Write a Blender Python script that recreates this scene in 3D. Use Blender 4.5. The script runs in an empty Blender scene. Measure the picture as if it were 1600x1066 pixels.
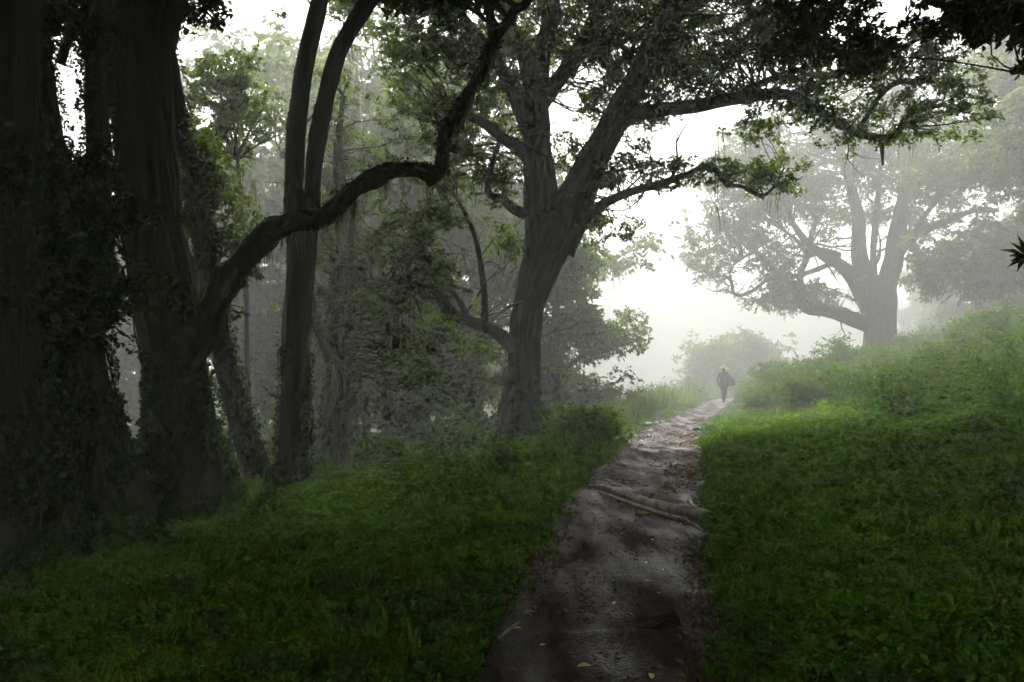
import bpy, math, random
import numpy as np
from mathutils import Vector

rng = np.random.default_rng(7)
random.seed(7)
R = math.radians
scn = bpy.context.scene
COL = scn.collection

# ------------------------------------------------------------------ camera, sky, sun, exposure
FPX, CX, CY, HOR, EYE = 1244.0, 800.0, 533.0, 580.0, 1.6
PITCH = math.atan((HOR - CY) / FPX)
cam_d = bpy.data.cameras.new('camera')
cam_d.lens = 28.0; cam_d.sensor_width = 36.0; cam_d.clip_start = 0.05; cam_d.clip_end = 5000
cam = bpy.data.objects.new('camera', cam_d); COL.objects.link(cam)
cam.location = (0, 0, EYE); cam.rotation_euler = (math.pi / 2 + PITCH, 0, 0)
scn.camera = cam

SUN_AZ, SUN_EL = R(-7), R(50)
wd = bpy.data.worlds.new('World'); scn.world = wd; wd.use_nodes = True
nt = wd.node_tree; nt.nodes.clear()
sky = nt.nodes.new('ShaderNodeTexSky'); sky.sky_type = 'NISHITA'; sky.sun_disc = False
sky.sun_elevation = SUN_EL; sky.sun_rotation = SUN_AZ
sky.air_density = 1.0; sky.dust_density = 6.0; sky.ozone_density = 1.0
hs = nt.nodes.new('ShaderNodeHueSaturation'); hs.inputs['Saturation'].default_value = 0.22
bg = nt.nodes.new('ShaderNodeBackground'); bg.inputs['Strength'].default_value = 0.11
wo = nt.nodes.new('ShaderNodeOutputWorld')
nt.links.new(sky.outputs[0], hs.inputs['Color']); nt.links.new(hs.outputs[0], bg.inputs[0]); nt.links.new(bg.outputs[0], wo.inputs[0])

sun_d = bpy.data.lights.new('sun', 'SUN'); sun_d.energy = 4.0; sun_d.angle = R(8); sun_d.color = (1.0, 0.96, 0.9)
sun = bpy.data.objects.new('sun', sun_d); COL.objects.link(sun)
sdir = Vector((math.sin(SUN_AZ) * math.cos(SUN_EL), math.cos(SUN_AZ) * math.cos(SUN_EL), math.sin(SUN_EL)))
sun.rotation_euler = (-sdir).to_track_quat('-Z', 'Y').to_euler()
sun.location = sdir * 60

vs = scn.view_settings
vs.view_transform = 'Standard'; vs.look = 'None'; vs.exposure = 1.85; vs.gamma = 1.0; vs.use_curve_mapping = False
cy = scn.cycles
cy.use_denoising = True; cy.max_bounces = 6; cy.diffuse_bounces = 3; cy.glossy_bounces = 2
cy.transmission_bounces = 3; cy.volume_bounces = 1; cy.transparent_max_bounces = 4
cy.caustics_reflective = False; cy.caustics_refractive = False
cy.sample_clamp_indirect = 6.0
cy.use_adaptive_sampling = True; cy.adaptive_threshold = 0.05; cy.adaptive_min_samples = 12
HAZE_DENSITY, HAZE_ANISO = 0.0088, 0.45

# ------------------------------------------------------------------ numeric helpers
def _hash(i, j, k):
    n = (i * 374761393 + j * 668265263 + k * 2147483647 + 1013904223) & 0xFFFFFFFF
    n = ((n ^ (n >> 13)) * 1274126177) & 0xFFFFFFFF
    n = ((n ^ (n >> 16)) * 2246822519) & 0xFFFFFFFF
    return ((n ^ (n >> 15)) & 0xFFFF) / 65535.0

def noise(x, y, z=0.0):
    x, y, z = np.broadcast_arrays(np.asarray(x, float), np.asarray(y, float), np.asarray(z, float))
    xi, yi, zi = np.floor(x).astype(np.int64), np.floor(y).astype(np.int64), np.floor(z).astype(np.int64)
    fx, fy, fz = x - xi, y - yi, z - zi
    fx, fy, fz = [f * f * (3 - 2 * f) for f in (fx, fy, fz)]
    r = 0
    for a in (0, 1):
        for b in (0, 1):
            for c in (0, 1):
                r = r + _hash(xi + a, yi + b, zi + c) * (fx if a else 1 - fx) * (fy if b else 1 - fy) * (fz if c else 1 - fz)
    return r

def sp(x, k=1.0):                       # smooth ramp
    x = np.asarray(x, float)
    return k * np.logaddexp(0, x / k)

def sstep(a, b, x):
    t = np.clip((np.asarray(x, float) - a) / (b - a), 0, 1)
    return t * t * (3 - 2 * t)

def at(px, py, depth):                  # a point of the photograph at a given distance along the view
    dx, dy = (px - CX) / FPX, (CY - py) / FPX
    c, s = math.cos(PITCH), math.sin(PITCH)
    fy, fz = c - dy * s, s + dy * c
    k = depth / fy
    return np.array([dx * k, depth, EYE + fz * k])

# ------------------------------------------------------------------ terrain shape
_py = np.array([-30, -5, 0, 4.1, 6.2, 10, 13.3, 18, 23.4, 30.6, 41, 50, 70, 120, 900.])
_px = np.array([-1.5, -.2, 0, .41, .85, 1.5, 2.35, 3.4, 4.8, 7.4, 10.9, 14.8, 24.5, 46, 340.])
_ty = np.linspace(-30, 900, 9301)
_tx = np.interp(_ty, _py, _px)
_k = np.ones(31) / 31
_tx = np.convolve(np.pad(_tx, 15, mode='edge'), _k, 'valid')
def path_x(y): return np.interp(y, _ty, _tx)
def path_hw(y): return np.interp(y, [0, 4, 6.2, 10, 14, 18, 23, 30, 41], [.58, .62, .71, .84, .86, .80, .66, .56, .46])
def crest_y(x): return np.interp(x, [-60, -12, -6, -3, 0, 3, 6, 11, 16], [8, 12.5, 16.5, 19.5, 23, 28, 34, 45, 52])

def base_h(x, y):
    x, y = np.asarray(x, float), np.asarray(y, float)
    d = x - path_x(y)
    z = -0.075 * sp(-d - 1.0, .4) + 0.13 * sp(d - 0.95, .35) + 0.19 * sp(d - 5.5, 1.0) + 0.06 * sp(d - 14, 3) - 0.10 * sp(d - 60, 10)
    z = z + 0.11 * sstep(.75, 1.5, d) * sstep(24, 13, y) + .012 * sp(y - 20, 3) * sstep(70, 45, y) - .10 * np.exp(-((d - 1.7) / 1.2) ** 2) * sstep(16, 26, y) * sstep(52, 44, y)
    z = z + .55 * np.exp(-((d + 3.2) / 1.6) ** 2) * sstep(24, 34, y) * sstep(52, 44, y)
    t = y - crest_y(x)
    w = 1 - sstep(1.5, 10 + .25 * np.clip(y - 60, 0, 200), d)
    fall = 0.34 * sp(t, 2.2)
    fall = 15 * (1 - np.exp(-fall / 15))
    z = z - fall * w
    far = sstep(85, 118, y)
    ridge = 9.5 + 14 * noise(x / 60 + 3.1, y / 80 + 1.7) + 9 * noise(x / 17, y / 40, 4.4) + 5 * noise(x / 6, y / 30, 1.4) - 16 * sstep(121, 190, y)
    z = z + far * w * ridge
    z = z + 0.25 * sstep(60, 130, y) * (1 - w) * 10 * noise(x / 30, y / 30, 2)
    return z

def h(x, y):
    x, y = np.asarray(x, float), np.asarray(y, float)
    d = np.abs(x - path_x(y)); hw = path_hw(y)
    off = sstep(hw + .05, hw + .5, d)
    near = sstep(80, 40, np.hypot(x, y))
    z = base_h(x, y) + off * near * (.16 * (noise(x * .7, y * .7, 1.5) - .35) + .10 * (noise(x * 2.1, y * 2.1, 7.5) - .4) + .02)
    return z - 0.09 * (1 - sstep(hw - .12, hw + .12, d)) * sstep(60, 48, y)

# ------------------------------------------------------------------ mesh and object helpers
def mesh_np(name, V, F, mat=None, smooth=True):
    me = bpy.data.meshes.new(name)
    V = np.asarray(V, np.float32); F = np.asarray(F, np.int32)
    me.vertices.add(len(V)); me.vertices.foreach_set('co', V.ravel())
    n, k = F.shape
    me.loops.add(n * k); me.loops.foreach_set('vertex_index', F.ravel())
    me.polygons.add(n); me.polygons.foreach_set('loop_start', np.arange(0, n * k, k, dtype=np.int32))
    me.polygons.foreach_set('use_smooth', np.full(n, smooth))
    me.update(calc_edges=True); me.validate()
    if mat: me.materials.append(mat)
    return me

def link(name, data, parent=None, **props):
    o = bpy.data.objects.new(name, data); COL.objects.link(o)
    if parent is not None:
        o.parent = parent
        o.matrix_parent_inverse = parent.matrix_world.inverted() if False else o.matrix_parent_inverse
    for k, v in props.items(): o[k] = v
    return o

def empty(name, loc, label, cat, group=None):
    e = link(name, None, None, label=label, category=cat)
    e.location = loc
    if group: e['group'] = group
    return e

class MB:                               # collects quads / triangles
    def __init__(s): s.v, s.f, s.n = [], [], 0
    def add(s, V, F):
        V = np.asarray(V, float); F = np.asarray(F, int)
        if F.shape[1] == 3: F = np.c_[F, F[:, 2]]
        s.v.append(V); s.f.append(F + s.n); s.n += len(V)
    def mesh(s, name, mat, smooth=True, origin=(0, 0, 0)):
        V = np.concatenate(s.v) - np.asarray(origin, float); F = np.concatenate(s.f)
        me = bpy.data.meshes.new(name)
        fl = [tuple(f) if f[2] != f[3] else tuple(f[:3]) for f in F.tolist()]
        tri = F[:, 2] == F[:, 3]
        cnt = np.where(tri, 3, 4).astype(np.int32)
        loops = F.ravel()[np.repeat(True, F.size) & ~(np.tile([False, False, False, True], len(F)) & np.repeat(tri, 4))]
        me.vertices.add(len(V)); me.vertices.foreach_set('co', V.astype(np.float32).ravel())
        me.loops.add(len(loops)); me.loops.foreach_set('vertex_index', loops.astype(np.int32))
        me.polygons.add(len(F)); me.polygons.foreach_set('loop_start', np.r_[0, np.cumsum(cnt)[:-1]].astype(np.int32))
        me.polygons.foreach_set('use_smooth', np.full(len(F), smooth))
        me.update(calc_edges=True); me.validate()
        for m in (mat if isinstance(mat, (list, tuple)) else [mat]): me.materials.append(m)
        return me

def spline(P, seg):
    """Catmull-Rom through rows (x,y,z,r) resampled at about seg metres."""
    P = np.asarray(P, float)
    A = np.vstack([2 * P[0] - P[1], P, 2 * P[-1] - P[-2]])
    out = []
    for i in range(1, len(A) - 2):
        p0, p1, p2, p3 = A[i - 1:i + 3]
        n = max(2, int(np.linalg.norm(p2[:3] - p1[:3]) / seg + .5))
        t = np.linspace(0, 1, n, endpoint=False)[:, None]
        out.append(.5 * (2 * p1 + (p2 - p0) * t + (2 * p0 - 5 * p1 + 4 * p2 - p3) * t ** 2 + (3 * p1 - p0 - 3 * p2 + p3) * t ** 3))
    out.append(P[-1:])
    S = np.vstack(out); S[:, 3] = np.maximum(S[:, 3], .002)
    return S

def tube(P, sides=8, seg=.3, lump=0., ridge=0., kfreq=5., seed=0., wob=0., butt=0.):
    S = spline(P, seg)
    if wob:
        s = np.arange(len(S)) * seg
        for c in range(3):
            S[:, c] += wob * (noise(s / (seg * 4), seed + c * 7.3, 3.3) - .5) * np.clip(s / (seg * 4), 0, 1)
    C, r = S[:, :3], S[:, 3]
    T = np.gradient(C, axis=0); T /= np.linalg.norm(T, axis=1)[:, None] + 1e-9
    up = np.array([0., 1., 0.]) if abs(T[0, 1]) < .8 else np.array([1., 0, 0])
    N = np.zeros_like(C); n = up - T[0] * (up @ T[0]); N[0] = n / np.linalg.norm(n)
    for i in range(1, len(C)):
        n = N[i - 1] - T[i] * (N[i - 1] @ T[i]); N[i] = n / (np.linalg.norm(n) + 1e-9)
    B = np.cross(T, N)
    a = np.arange(sides) / sides * 2 * math.pi
    L = np.r_[0, np.cumsum(np.linalg.norm(np.diff(C, axis=0), axis=1))]
    ca, sa = np.cos(a)[None], np.sin(a)[None]; Lm = L[:, None]
    k = np.ones((len(C), sides))
    rm = float(np.median(r))
    if lump: k += lump * (noise(ca * 1.3 + seed, sa * 1.3 + 5, Lm / (rm * 3.2)) - .5) * 2
    if ridge:
        tw = Lm * .25 / max(rm, .2)
        rn = noise(np.cos(a + 0)[None] * kfreq + seed * 3 + tw * .3, sa * kfreq + 9, Lm / (rm * 2.6))
        rn2 = noise(ca * kfreq * 2.3 + seed, sa * kfreq * 2.3, Lm / (rm * 1.6) + 8)
        k += ridge * (np.sqrt(np.abs(2 * rn - 1)) - .6) + ridge * .7 * (np.sqrt(np.abs(2 * rn2 - 1)) - .6)
    if butt: k += butt * np.exp(-Lm / (rm * 1.7)) * (noise(ca * 2.2 + seed, sa * 2.2 + 3, Lm * .15) - .45) * 2
    V = C[:, None] + (r[:, None] * k)[..., None] * (N[:, None] * ca[..., None] + B[:, None] * sa[..., None])
    m = len(C)
    i, j = np.meshgrid(np.arange(m - 1), np.arange(sides), indexing='ij')
    j2 = (j + 1) % sides
    F = np.stack([i * sides + j, i * sides + j2, (i + 1) * sides + j2, (i + 1) * sides + j], -1).reshape(-1, 4)
    V = V.reshape(-1, 3)
    V = np.vstack([V, C[-1] + T[-1] * r[-1] * .5])
    jj = np.arange(sides); tip = len(V) - 1
    Fc = np.stack([(m - 1) * sides + jj, (m - 1) * sides + (jj + 1) % sides, np.full(sides, tip), np.full(sides, tip)], -1)
    return V, np.vstack([F, Fc])

# ------------------------------------------------------------------ materials
def new_mat(name):
    m = bpy.data.materials.new(name); m.use_nodes = True
    t = m.node_tree; t.nodes.clear()
    return m, t, t.nodes.new('ShaderNodeOutputMaterial')

def N(t, typ, **kw):
    n = t.nodes.new(typ)
    for k, v in kw.items():
        if hasattr(n, k): setattr(n, k, v)
        else: n.inputs[k].default_value = v
    return n

def ramp(t, fac, stops):
    r = t.nodes.new('ShaderNodeValToRGB'); e = r.color_ramp.elements
    while len(e) < len(stops): e.new(.5)
    for q, (p, c) in zip(e, stops): q.position = p; q.color = (*c, 1) if len(c) == 3 else c
    t.links.new(fac, r.inputs[0]); return r.outputs[0]

def coords(t, scale=(1, 1, 1), rot=(0, 0, 0)):
    c = t.nodes.new('ShaderNodeTexCoord'); mp = t.nodes.new('ShaderNodeMapping')
    mp.inputs['Scale'].default_value = scale; mp.inputs['Rotation'].default_value = rot
    t.links.new(c.outputs['Object'], mp.inputs[0]); return mp.outputs[0]

def ntex(t, vec, scale, detail=4., rough=.6):
    n = N(t, 'ShaderNodeTexNoise', Scale=scale, Detail=detail, Roughness=rough)
    t.links.new(vec, n.inputs['Vector']); return n.outputs[0]

def bump(t, hgt, strength, dist):
    b = N(t, 'ShaderNodeBump', Strength=strength, Distance=dist); t.links.new(hgt, b.inputs['Height']); return b.outputs[0]

def bark_mat(name, dark, light, moss, moss_amt=.55):
    m, t, o = new_mat(name)
    v = coords(t, (1, 1, .16)); v2 = coords(t)
    n1 = ntex(t, v, 9., 6, .65); n2 = ntex(t, v2, 1.3, 4); n3 = ntex(t, v, 34., 4, .7)
    col = ramp(t, n1, [(.3, dark), (.72, light)])
    mm = ramp(t, n2, [(moss_amt, (0, 0, 0)), (moss_amt + .16, (1, 1, 1))])
    mix = N(t, 'ShaderNodeMix', data_type='RGBA'); t.links.new(mm, mix.inputs[0]); t.links.new(col, mix.inputs[6]); mix.inputs[7].default_value = (*moss, 1)
    ad = N(t, 'ShaderNodeMath', operation='ADD'); t.links.new(n1, ad.inputs[0]); t.links.new(n3, ad.inputs[1])
    p = N(t, 'ShaderNodeBsdfPrincipled', Roughness=.85); p.inputs['Specular IOR Level'].default_value = .25
    t.links.new(mix.outputs[2], p.inputs['Base Color']); t.links.new(bump(t, ad.outputs[0], .9, .03), p.inputs['Normal'])
    t.links.new(p.outputs[0], o.inputs[0]); return m

def leaf_mat(name, c1, c2, transl=.45, rough=.5, tcol=None, spec=.14):
    m, t, o = new_mat(name)
    oi = N(t, 'ShaderNodeObjectInfo'); g = N(t, 'ShaderNodeNewGeometry')
    mx = N(t, 'ShaderNodeMix', data_type='RGBA'); t.links.new(oi.outputs['Random'], mx.inputs[0]); mx.inputs[6].default_value = (*c1, 1); mx.inputs[7].default_value = (*c2, 1)
    hv = N(t, 'ShaderNodeHueSaturation'); t.links.new(mx.outputs[2], hv.inputs['Color'])
    pn = N(t, 'ShaderNodeTexNoise', Scale=.55, Detail=3.); t.links.new(oi.outputs['Location'], pn.inputs['Vector'])
    pm = N(t, 'ShaderNodeMapRange'); pm.inputs['From Min'].default_value = .3; pm.inputs['From Max'].default_value = .7; pm.inputs['To Min'].default_value = .5; pm.inputs['To Max'].default_value = 1.05
    t.links.new(pn.outputs[0], pm.inputs[0])
    ml = N(t, 'ShaderNodeMath', operation='MULTIPLY_ADD'); t.links.new(g.outputs['Random Per Island'], ml.inputs[0]); ml.inputs[1].default_value = .6; t.links.new(pm.outputs[0], ml.inputs[2])
    t.links.new(ml.outputs[0], hv.inputs['Value'])
    p = N(t, 'ShaderNodeBsdfPrincipled', Roughness=rough); p.inputs['Specular IOR Level'].default_value = spec
    t.links.new(hv.outputs[0], p.inputs['Base Color'])
    tr = N(t, 'ShaderNodeBsdfTranslucent'); hv2 = N(t, 'ShaderNodeHueSaturation', Saturation=1.25, Value=1.5)
    t.links.new(hv.outputs[0], hv2.inputs['Color']); t.links.new(hv2.outputs[0], tr.inputs[0])
    ms = N(t, 'ShaderNodeMixShader'); ms.inputs[0].default_value = transl
    t.links.new(p.outputs[0], ms.inputs[1]); t.links.new(tr.outputs[0], ms.inputs[2]); t.links.new(ms.outputs[0], o.inputs[0]); return m

def plain_mat(name, col, rough=.7, spec=.3, nscale=0, var=.3, bmp=0):
    m, t, o = new_mat(name)
    p = N(t, 'ShaderNodeBsdfPrincipled', Roughness=rough); p.inputs['Specular IOR Level'].default_value = spec
    if nscale:
        n = ntex(t, coords(t), nscale, 5)
        c = ramp(t, n, [(.3, tuple(x * (1 - var) for x in col)), (.7, tuple(min(1, x * (1 + var)) for x in col))])
        t.links.new(c, p.inputs['Base Color'])
        if bmp: t.links.new(bump(t, n, .8, bmp), p.inputs['Normal'])
    else: p.inputs['Base Color'].default_value = (*col, 1)
    t.links.new(p.outputs[0], o.inputs[0]); return m

M_bark = bark_mat('bark_brown', (.012, .009, .007), (.075, .056, .040), (.040, .050, .014), .5)
M_bark_moss = bark_mat('bark_mossy', (.010, .008, .006), (.065, .048, .034), (.032, .048, .010), .44)
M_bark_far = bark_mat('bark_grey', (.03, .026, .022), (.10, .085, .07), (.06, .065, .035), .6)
M_twig = plain_mat('twig_bark', (.045, .036, .028), .9, .2)
M_leaf_tree = leaf_mat('tree_leaves', (.050, .080, .016), (.105, .135, .034), .55)
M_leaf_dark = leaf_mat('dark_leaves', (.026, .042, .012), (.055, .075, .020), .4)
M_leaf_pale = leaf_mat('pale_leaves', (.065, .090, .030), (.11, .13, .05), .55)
M_moss_strand = leaf_mat('hanging_lichen', (.09, .10, .06), (.12, .13, .085), .5, .9, spec=.1)
M_ivy = leaf_mat('ivy_leaves', (.016, .032, .007), (.038, .062, .012), .3, .5, spec=.12)
M_cover = leaf_mat('ground_leaves', (.036, .088, .003), (.085, .150, .006), .45, .7, spec=.04)
M_cover2 = leaf_mat('ground_leaves_blue', (.022, .085, .007), (.050, .135, .010), .45, .6, spec=.06)
M_grass = leaf_mat('grass_blades', (.045, .095, .004), (.09, .15, .010), .5, .6, spec=.06)
M_drygrass = leaf_mat('seeding_grass', (.08, .11, .025), (.14, .155, .05), .5, .7, spec=.2)
M_herb = leaf_mat('herb_leaves', (.040, .085, .010), (.085, .130, .024), .5, .5)
M_herb_stem = plain_mat('herb_stem', (.07, .08, .035), .8)
M_dead = leaf_mat('dead_leaves', (.05, .030, .018), (.16, .11, .06), .25, .7)
M_pebble = plain_mat('wet_pebble', (.05, .036, .030), .5, .3, 30, .5)

def soil_mat():
    m, t, o = new_mat('forest_soil')
    v = coords(t); n1 = ntex(t, v, .9, 5); n2 = ntex(t, v, 14, 5, .7)
    c1 = ramp(t, n1, [(.35, (.020, .030, .008)), (.65, (.040, .055, .014))])
    p = N(t, 'ShaderNodeBsdfPrincipled', Roughness=.95); p.inputs['Specular IOR Level'].default_value = .1
    t.links.new(c1, p.inputs['Base Color']); t.links.new(bump(t, n2, 1., .06), p.inputs['Normal']); t.links.new(p.outputs[0], o.inputs[0]); return m

def path_mat():
    m, t, o = new_mat('wet_mud')
    v = coords(t); n1 = ntex(t, v, 1.6, 4); n2 = ntex(t, v, 26, 6, .7); n3 = ntex(t, coords(t, (1.2, .5, 1)), 5, 6, .6)
    col = ramp(t, n3, [(.3, (.014, .007, .006)), (.55, (.036, .019, .015)), (.8, (.072, .041, .031))])
    p = N(t, 'ShaderNodeBsdfPrincipled'); p.inputs['Specular IOR Level'].default_value = .17
    nw = ntex(t, coords(t, (1.5, .4, 1)), 1.7, 5, .55)
    wet = ramp(t, nw, [(.40, (0, 0, 0)), (.72, (1, 1, 1))])
    for sock, lo, hi in (('Roughness', .8, .34), ('Specular IOR Level', .03, .42)):
        mr = N(t, 'ShaderNodeMapRange'); t.links.new(wet, mr.inputs[0]); mr.inputs['To Min'].default_value = lo; mr.inputs['To Max'].default_value = hi; t.links.new(mr.outputs[0], p.inputs[sock])
    vo = N(t, 'ShaderNodeTexVoronoi', Scale=42.); t.links.new(v, vo.inputs['Vector']); n4 = ntex(t, v, 95, 4, .7)
    a1 = N(t, 'ShaderNodeMath', operation='MULTIPLY_ADD'); t.links.new(vo.outputs['Distance'], a1.inputs[0]); a1.inputs[1].default_value = -.7; t.links.new(n2, a1.inputs[2])
    a2 = N(t, 'ShaderNodeMath', operation='MULTIPLY_ADD'); t.links.new(n4, a2.inputs[0]); a2.inputs[1].default_value = .5; t.links.new(a1.outputs[0], a2.inputs[2])
    gv = N(t, 'ShaderNodeHueSaturation'); mv = N(t, 'ShaderNodeMath', operation='MULTIPLY_ADD'); t.links.new(n4, mv.inputs[0]); mv.inputs[1].default_value = 1.9; mv.inputs[2].default_value = -.2
    t.links.new(col, gv.inputs['Color']); t.links.new(mv.outputs[0], gv.inputs['Value']); t.links.new(gv.outputs[0], p.inputs['Base Color'])
    t.links.new(bump(t, a2.outputs[0], .9, .022), p.inputs['Normal']); t.links.new(p.outputs[0], o.inputs[0]); return m
M_soil, M_path = soil_mat(), path_mat()

# ------------------------------------------------------------------ leaf prototypes (scattered by geometry nodes)
def leaf_tris(P, D, U, L, W, fold=.18, droop=.15):
    """n leaves: base P, direction D, normal U, length L, width W -> verts, faces (two folded triangles each)."""
    D = D / (np.linalg.norm(D, axis=1)[:, None] + 1e-9)
    S = np.cross(D, U); S /= np.linalg.norm(S, axis=1)[:, None] + 1e-9
    U2 = np.cross(S, D)
    L, W = np.asarray(L)[:, None], np.asarray(W)[:, None]
    mid = P + D * L * .45
    V = np.stack([P, mid + S * W * .5 + U2 * W * fold, P + D * L - U2 * L * droop, mid - S * W * .5 + U2 * W * fold], 1).reshape(-1, 3)
    b = np.arange(len(P))[:, None] * 4
    F = np.concatenate([np.c_[b, b + 1, b + 2, b + 2], np.c_[b, b + 2, b + 3, b + 3]])
    return V, F

def rdir(n, zmin=-1, zmax=1):
    a = rng.uniform(0, 2 * math.pi, n); z = rng.uniform(zmin, zmax, n); r = np.sqrt(np.clip(1 - z * z, 0, 1))
    return np.stack([r * np.cos(a), r * np.sin(a), z], 1)

def p_spray(mat, n=42, size=.5, leaf=.125, wid=.06, droop=0.):
    mb = MB()
    for b in range(6):
        d = rdir(1, -.3, .7)[0]; d[2] -= droop
        t = rng.uniform(.15, 1, n // 6 + 1)
        P = d[None] * t[:, None] * size * .6; P[:, 2] -= droop * t ** 2 * size * .5
        D = rdir(len(t), -.6, .6) + d * .6; D[:, 2] -= .25 + droop
        U = rdir(len(t), .2, 1)
        mb.add(*leaf_tris(P, D, U, rng.uniform(.7, 1.2, len(t)) * leaf, rng.uniform(.7, 1.2, len(t)) * wid))
    return mb.mesh('leaf_spray', mat, False)

def p_strand(mat, n=9, ln=.6):
    mb = MB()
    for b in range(n):
        x, y = rng.normal(0, .07, 2); L = ln * rng.uniform(.35, 1.15); w = rng.uniform(.003, .009); a = rng.uniform(0, 6.28)
        c, s = math.cos(a) * w, math.sin(a) * w; bx, by = rng.normal(0, .04, 2)
        V = [(x - c, y - s, .03), (x + c, y + s, .03), (x + bx - c, y + by - s, -L * .5), (x + bx + c, y + by + s, -L * .5), (x + bx * .6, y + by * .6, -L)]
        mb.add(V, [(0, 1, 3, 2), (2, 3, 4, 4)])
    return mb.mesh('lichen_strand', mat, False)

def p_creeper(mat, n=24, rad=.14, leaf=.042, hgt=.09, wid=.8):
    a = rng.uniform(0, 6.28, n); r = rad * np.sqrt(rng.uniform(0, 1, n))
    P = np.stack([r * np.cos(a), r * np.sin(a), hgt * rng.uniform(.15, 1, n) * (1 - .5 * r / rad)], 1)
    D = np.stack([np.cos(a), np.sin(a), rng.uniform(-.2, .5, n)], 1) + rdir(n) * .8
    U = np.array([0, 0, 1.]) + rdir(n) * .55
    L = rng.uniform(.6, 1.3, n) * leaf
    mb = MB(); mb.add(*leaf_tris(P, D, U, L, L * wid, .12, .1)); return mb.mesh('creeper_leaves', mat, False)

def p_grass(mat, n=16, hgt=.18, spread=.07, w=.005):
    mb = MB()
    for i in range(n):
        a = rng.uniform(0, 6.28); b = np.r_[rng.normal(0, spread * .5, 2), 0]; H = hgt * rng.uniform(.5, 1.2)
        o = np.array([math.cos(a), math.sin(a), 0]); s = np.array([-o[1], o[0], 0]) * w; l = rng.uniform(.1, .6) * H
        m1 = b + o * l * .3 + np.array([0, 0, H * .6]); t = b + o * l + np.array([0, 0, H])
        mb.add([b - s, b + s, m1 + s * .8, m1 - s * .8, t], [(0, 1, 2, 3), (3, 2, 4, 4)])
    return mb.mesh('grass_tuft', mat, False)

def p_herb(mat, H=.7, n=46, leaf=.09, stems=4, wid=.4):
    mb = MB()
    for s in range(stems):
        a = rng.uniform(0, 6.28); ln = rng.uniform(.05, .35) * H; hh = H * rng.uniform(.6, 1.1)
        tip = np.array([math.cos(a) * ln, math.sin(a) * ln, hh])
        b = np.r_[rng.normal(0, .05, 2), -.03]
        V, F = tube([[*b, .006], [*(b * .6 + tip * .4), .005], [*tip, .003]], 3, hh / 3); mb.add(V, F)
        k = n // stems; t = rng.uniform(.15, 1.02, k)[:, None]
        P = b + (tip - b) * t
        D = rdir(k, -.2, .6); U = np.array([0, 0, 1.]) + rdir(k) * .4
        L = leaf * rng.uniform(.6, 1.25, k) * (1.2 - .5 * t[:, 0])
        mb.add(*leaf_tris(P, D, U, L, L * wid, .15, .25))
    return mb.mesh('herb', mat, False)

def p_pebble(s):
    import bmesh
    bm = bmesh.new(); bmesh.ops.create_icosphere(bm, subdivisions=1, radius=1)
    for v in bm.verts:
        q = rng.uniform(.75, 1.15); v.co = Vector((v.co.x * q, v.co.y * q * .8, v.co.z * q * .45))
    me = bpy.data.meshes.new('pebble'); bm.to_mesh(me); bm.free(); me.materials.append(M_pebble); return me

def proto(name, meshes):
    c = bpy.data.collections.new(name)
    for i, me in enumerate(meshes): c.objects.link(bpy.data.objects.new('shape_%02d_%s' % (i, me.name.split('.')[0]), me))
    return c, len(meshes)

PC = {}
PC['broad'] = proto('broad', [p_spray(M_leaf_tree) for _ in range(4)])
PC['dark'] = proto('dark', [p_spray(M_leaf_dark, 42, .48, .12, .062) for _ in range(4)])
PC['pale'] = proto('pale', [p_spray(M_leaf_pale, 42, .55, .13, .06, .3) for _ in range(4)])
PC['droop'] = proto('droop', [p_spray(M_leaf_tree, 42, .5, .12, .035, .9) for _ in range(4)])
PC['strand'] = proto('strand', [p_strand(M_moss_strand) for _ in range(3)])
PC['ivy'] = proto('ivy', [p_creeper(M_ivy, 18, .16, .06, .10, .95) for _ in range(3)])
PC['creeper'] = proto('creeper', [p_creeper(M_cover, 150, .21, .032, .09), p_creeper(M_cover, 170, .21, .028, .08), p_creeper(M_cover, 120, .20, .040, .12)] + [p_creeper(M_cover2, 90, .2, .045, .09, .7)] + [p_grass(M_grass, 56, .14, .26)])
PC['grass'] = proto('grass', [p_grass(M_grass, 22, .34, .12, .007), p_grass(M_drygrass, 16, .55, .14, .006), p_herb(M_herb, .45, 30, .06)])
PC['herb'] = proto('herb', [p_herb(M_herb), p_herb(M_herb, .6, 56, .07, 5, .5), p_herb(M_cover2, .5, 50, .08, 5, .6), p_grass(M_drygrass, 16, .6, .16, .006)])
PC['shrub'] = proto('shrub', [p_spray(M_herb, 40, .42, .10, .042) for _ in range(4)])
PC['dock'] = proto('dock', [p_creeper(M_cover2, 16, .15, .10, .14, .55), p_creeper(M_herb, 14, .13, .085, .16, .7), p_creeper(M_cover2, 22, .12, .06, .12, .9)])
PC['dead'] = proto('dead', [p_creeper(M_dead, 5, .10, .05, .02, .55) for _ in range(3)])
PC['pebble'] = proto('pebble', [p_pebble(1) for _ in range(4)])

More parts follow.
